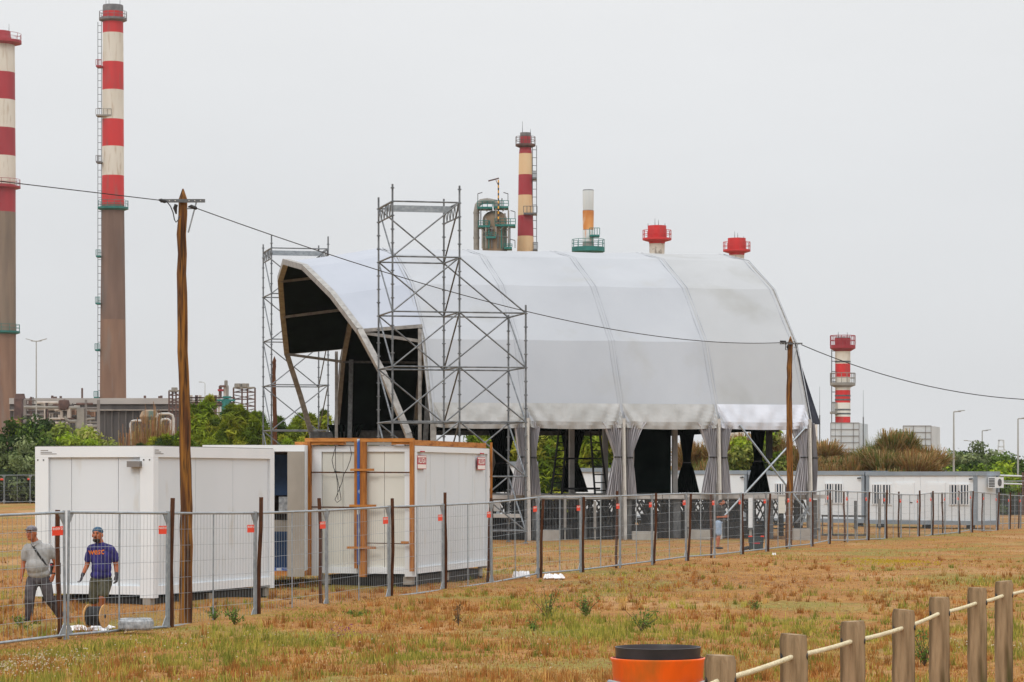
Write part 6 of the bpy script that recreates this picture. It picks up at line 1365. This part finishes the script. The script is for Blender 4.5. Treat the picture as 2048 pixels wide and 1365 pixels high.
m.build('wound_cable', M['black'], rx, local=True)
cw = thing('wrapped_coil', 'coil wrapped in clear film lying right of the cable reel', 'wrapped coil', P(272, 1261, 43.2)); prof = [(.12, .0), (.24, .0), (.27, .03), (.275, .09), (.27, .14), (.24, .17), (.14, .175), (.12, .14), (.12, .0)]
MB().lathe(prof, (0, 0, .01), 36, cap=False).build('coil', M['film'], cw, local=True)
m = MB()
for q in range(28):
    an = q * 2 * math.pi / 28; m.path([(math.cos(an) * a, math.sin(an) * a, z_ + .01) for a, z_ in ((.14, .177), (.245, .174), (.279, .10), (.265, .01))], .006, 5)
m.build('wrap_film', M['film'], cw, local=True)
def crumple(name, label, cat, px, py, d, w_, dp, h_, mm, seed):
    rg = np.random.default_rng(seed); n = 14; m = MB(); H = rg.random((n, n)) * h_
    for i in range(n):
        for j in range(n): e_ = min(i, j, n - 1 - i, n - 1 - j); m.v.append(((i / (n - 1) - .5) * w_ + rg.normal(0, w_ * .015), (j / (n - 1) - .5) * dp + rg.normal(0, dp * .02), .004 + H[i, j] * (1 if e_ else .15)))
    for i in range(n - 1):
        for j in range(n - 1): k_ = i * n + j; m.f.append((k_, k_ + n, k_ + n + 1, k_ + 1)); m.mi.append(0)
    o = m.build(name, mm, sharp=0); p_ = P(px, py, d); o.location = (p_.x, p_.y, G(p_.x, p_.y) + .02); o['label'] = label; o['category'] = cat; return o
crumple('plastic_sheet', 'flat crumpled white plastic sheet under the cable reel', 'plastic sheet', 168, 1256, 43.9, .85, 1.0, .05, M['plastic'], 1)
crumple('plastic_bag', 'crumpled white plastic bag against the fence foot, left of the two', 'plastic bag', 1043, 1153, 66.5, .42, .5, .16, M['plastic'], 2)
crumple('plastic_bag', 'crumpled white plastic bag lying clear of the fence, right of the two', 'plastic bag', 1108, 1155, 66.0, .5, .5, .12, M['plastic'], 3)
crumple('plastic_scrap', 'small white scrap on the grass below the fence near the tool case', 'plastic scrap', 1548, 1108, 86, .12, .14, .08, M['plastic'], 4)
tb = thing('tool_case', 'dark wheeled tool case with red clips near the man in the black T-shirt', 'tool case', P(1512, 1101, 92)); dkt = mat('dark_teal_plastic', (.02, .035, .04), None, rough=.5)
MB().box(-.22, .22, -.16, .16, .04, .24).build('lower_box', dkt, tb, local=True); MB().box(-.24, .24, -.17, .17, .245, .46).build('upper_box', dkt, tb, local=True); MB().box(-.12, .12, -.18, -.171, .22, .26).build('front_latch', M['redprint'], tb, local=True)
for x_ in (-.2, .2): MB().box(x_ - .06, x_ + .06, -.18, -.1, .45, .49).build('clip', M['sign'], tb, local=True)
for x_ in (-.2, .2): MB().tube((x_ - .02, .12, .05), (x_ + .02, .12, .05), .05, n=12).build('wheel', M['black'], tb, local=True)
MB().tube((-.42, -.1, .05), (-.24, -.1, .1), .06, n=10).build('power_tool', M['black'], tb, local=True)

HAZE = 0.00007
if HAZE:
    m = MB(); m.box(-700, 700, -40, 1300, -3, 122); hm = bpy.data.materials.new('haze'); hm.use_nodes = True; t = hm.node_tree; t.nodes.clear(); out = t.nodes.new('ShaderNodeOutputMaterial'); pv = t.nodes.new('ShaderNodeVolumePrincipled')
    pv.inputs['Color'].default_value = (.93, .95, .97, 1); pv.inputs['Density'].default_value = HAZE; pv.inputs['Anisotropy'].default_value = .2; t.links.new(pv.outputs[0], out.inputs['Volume']); o = m.build('haze', hm, sharp=0); o['kind'] = 'stuff'
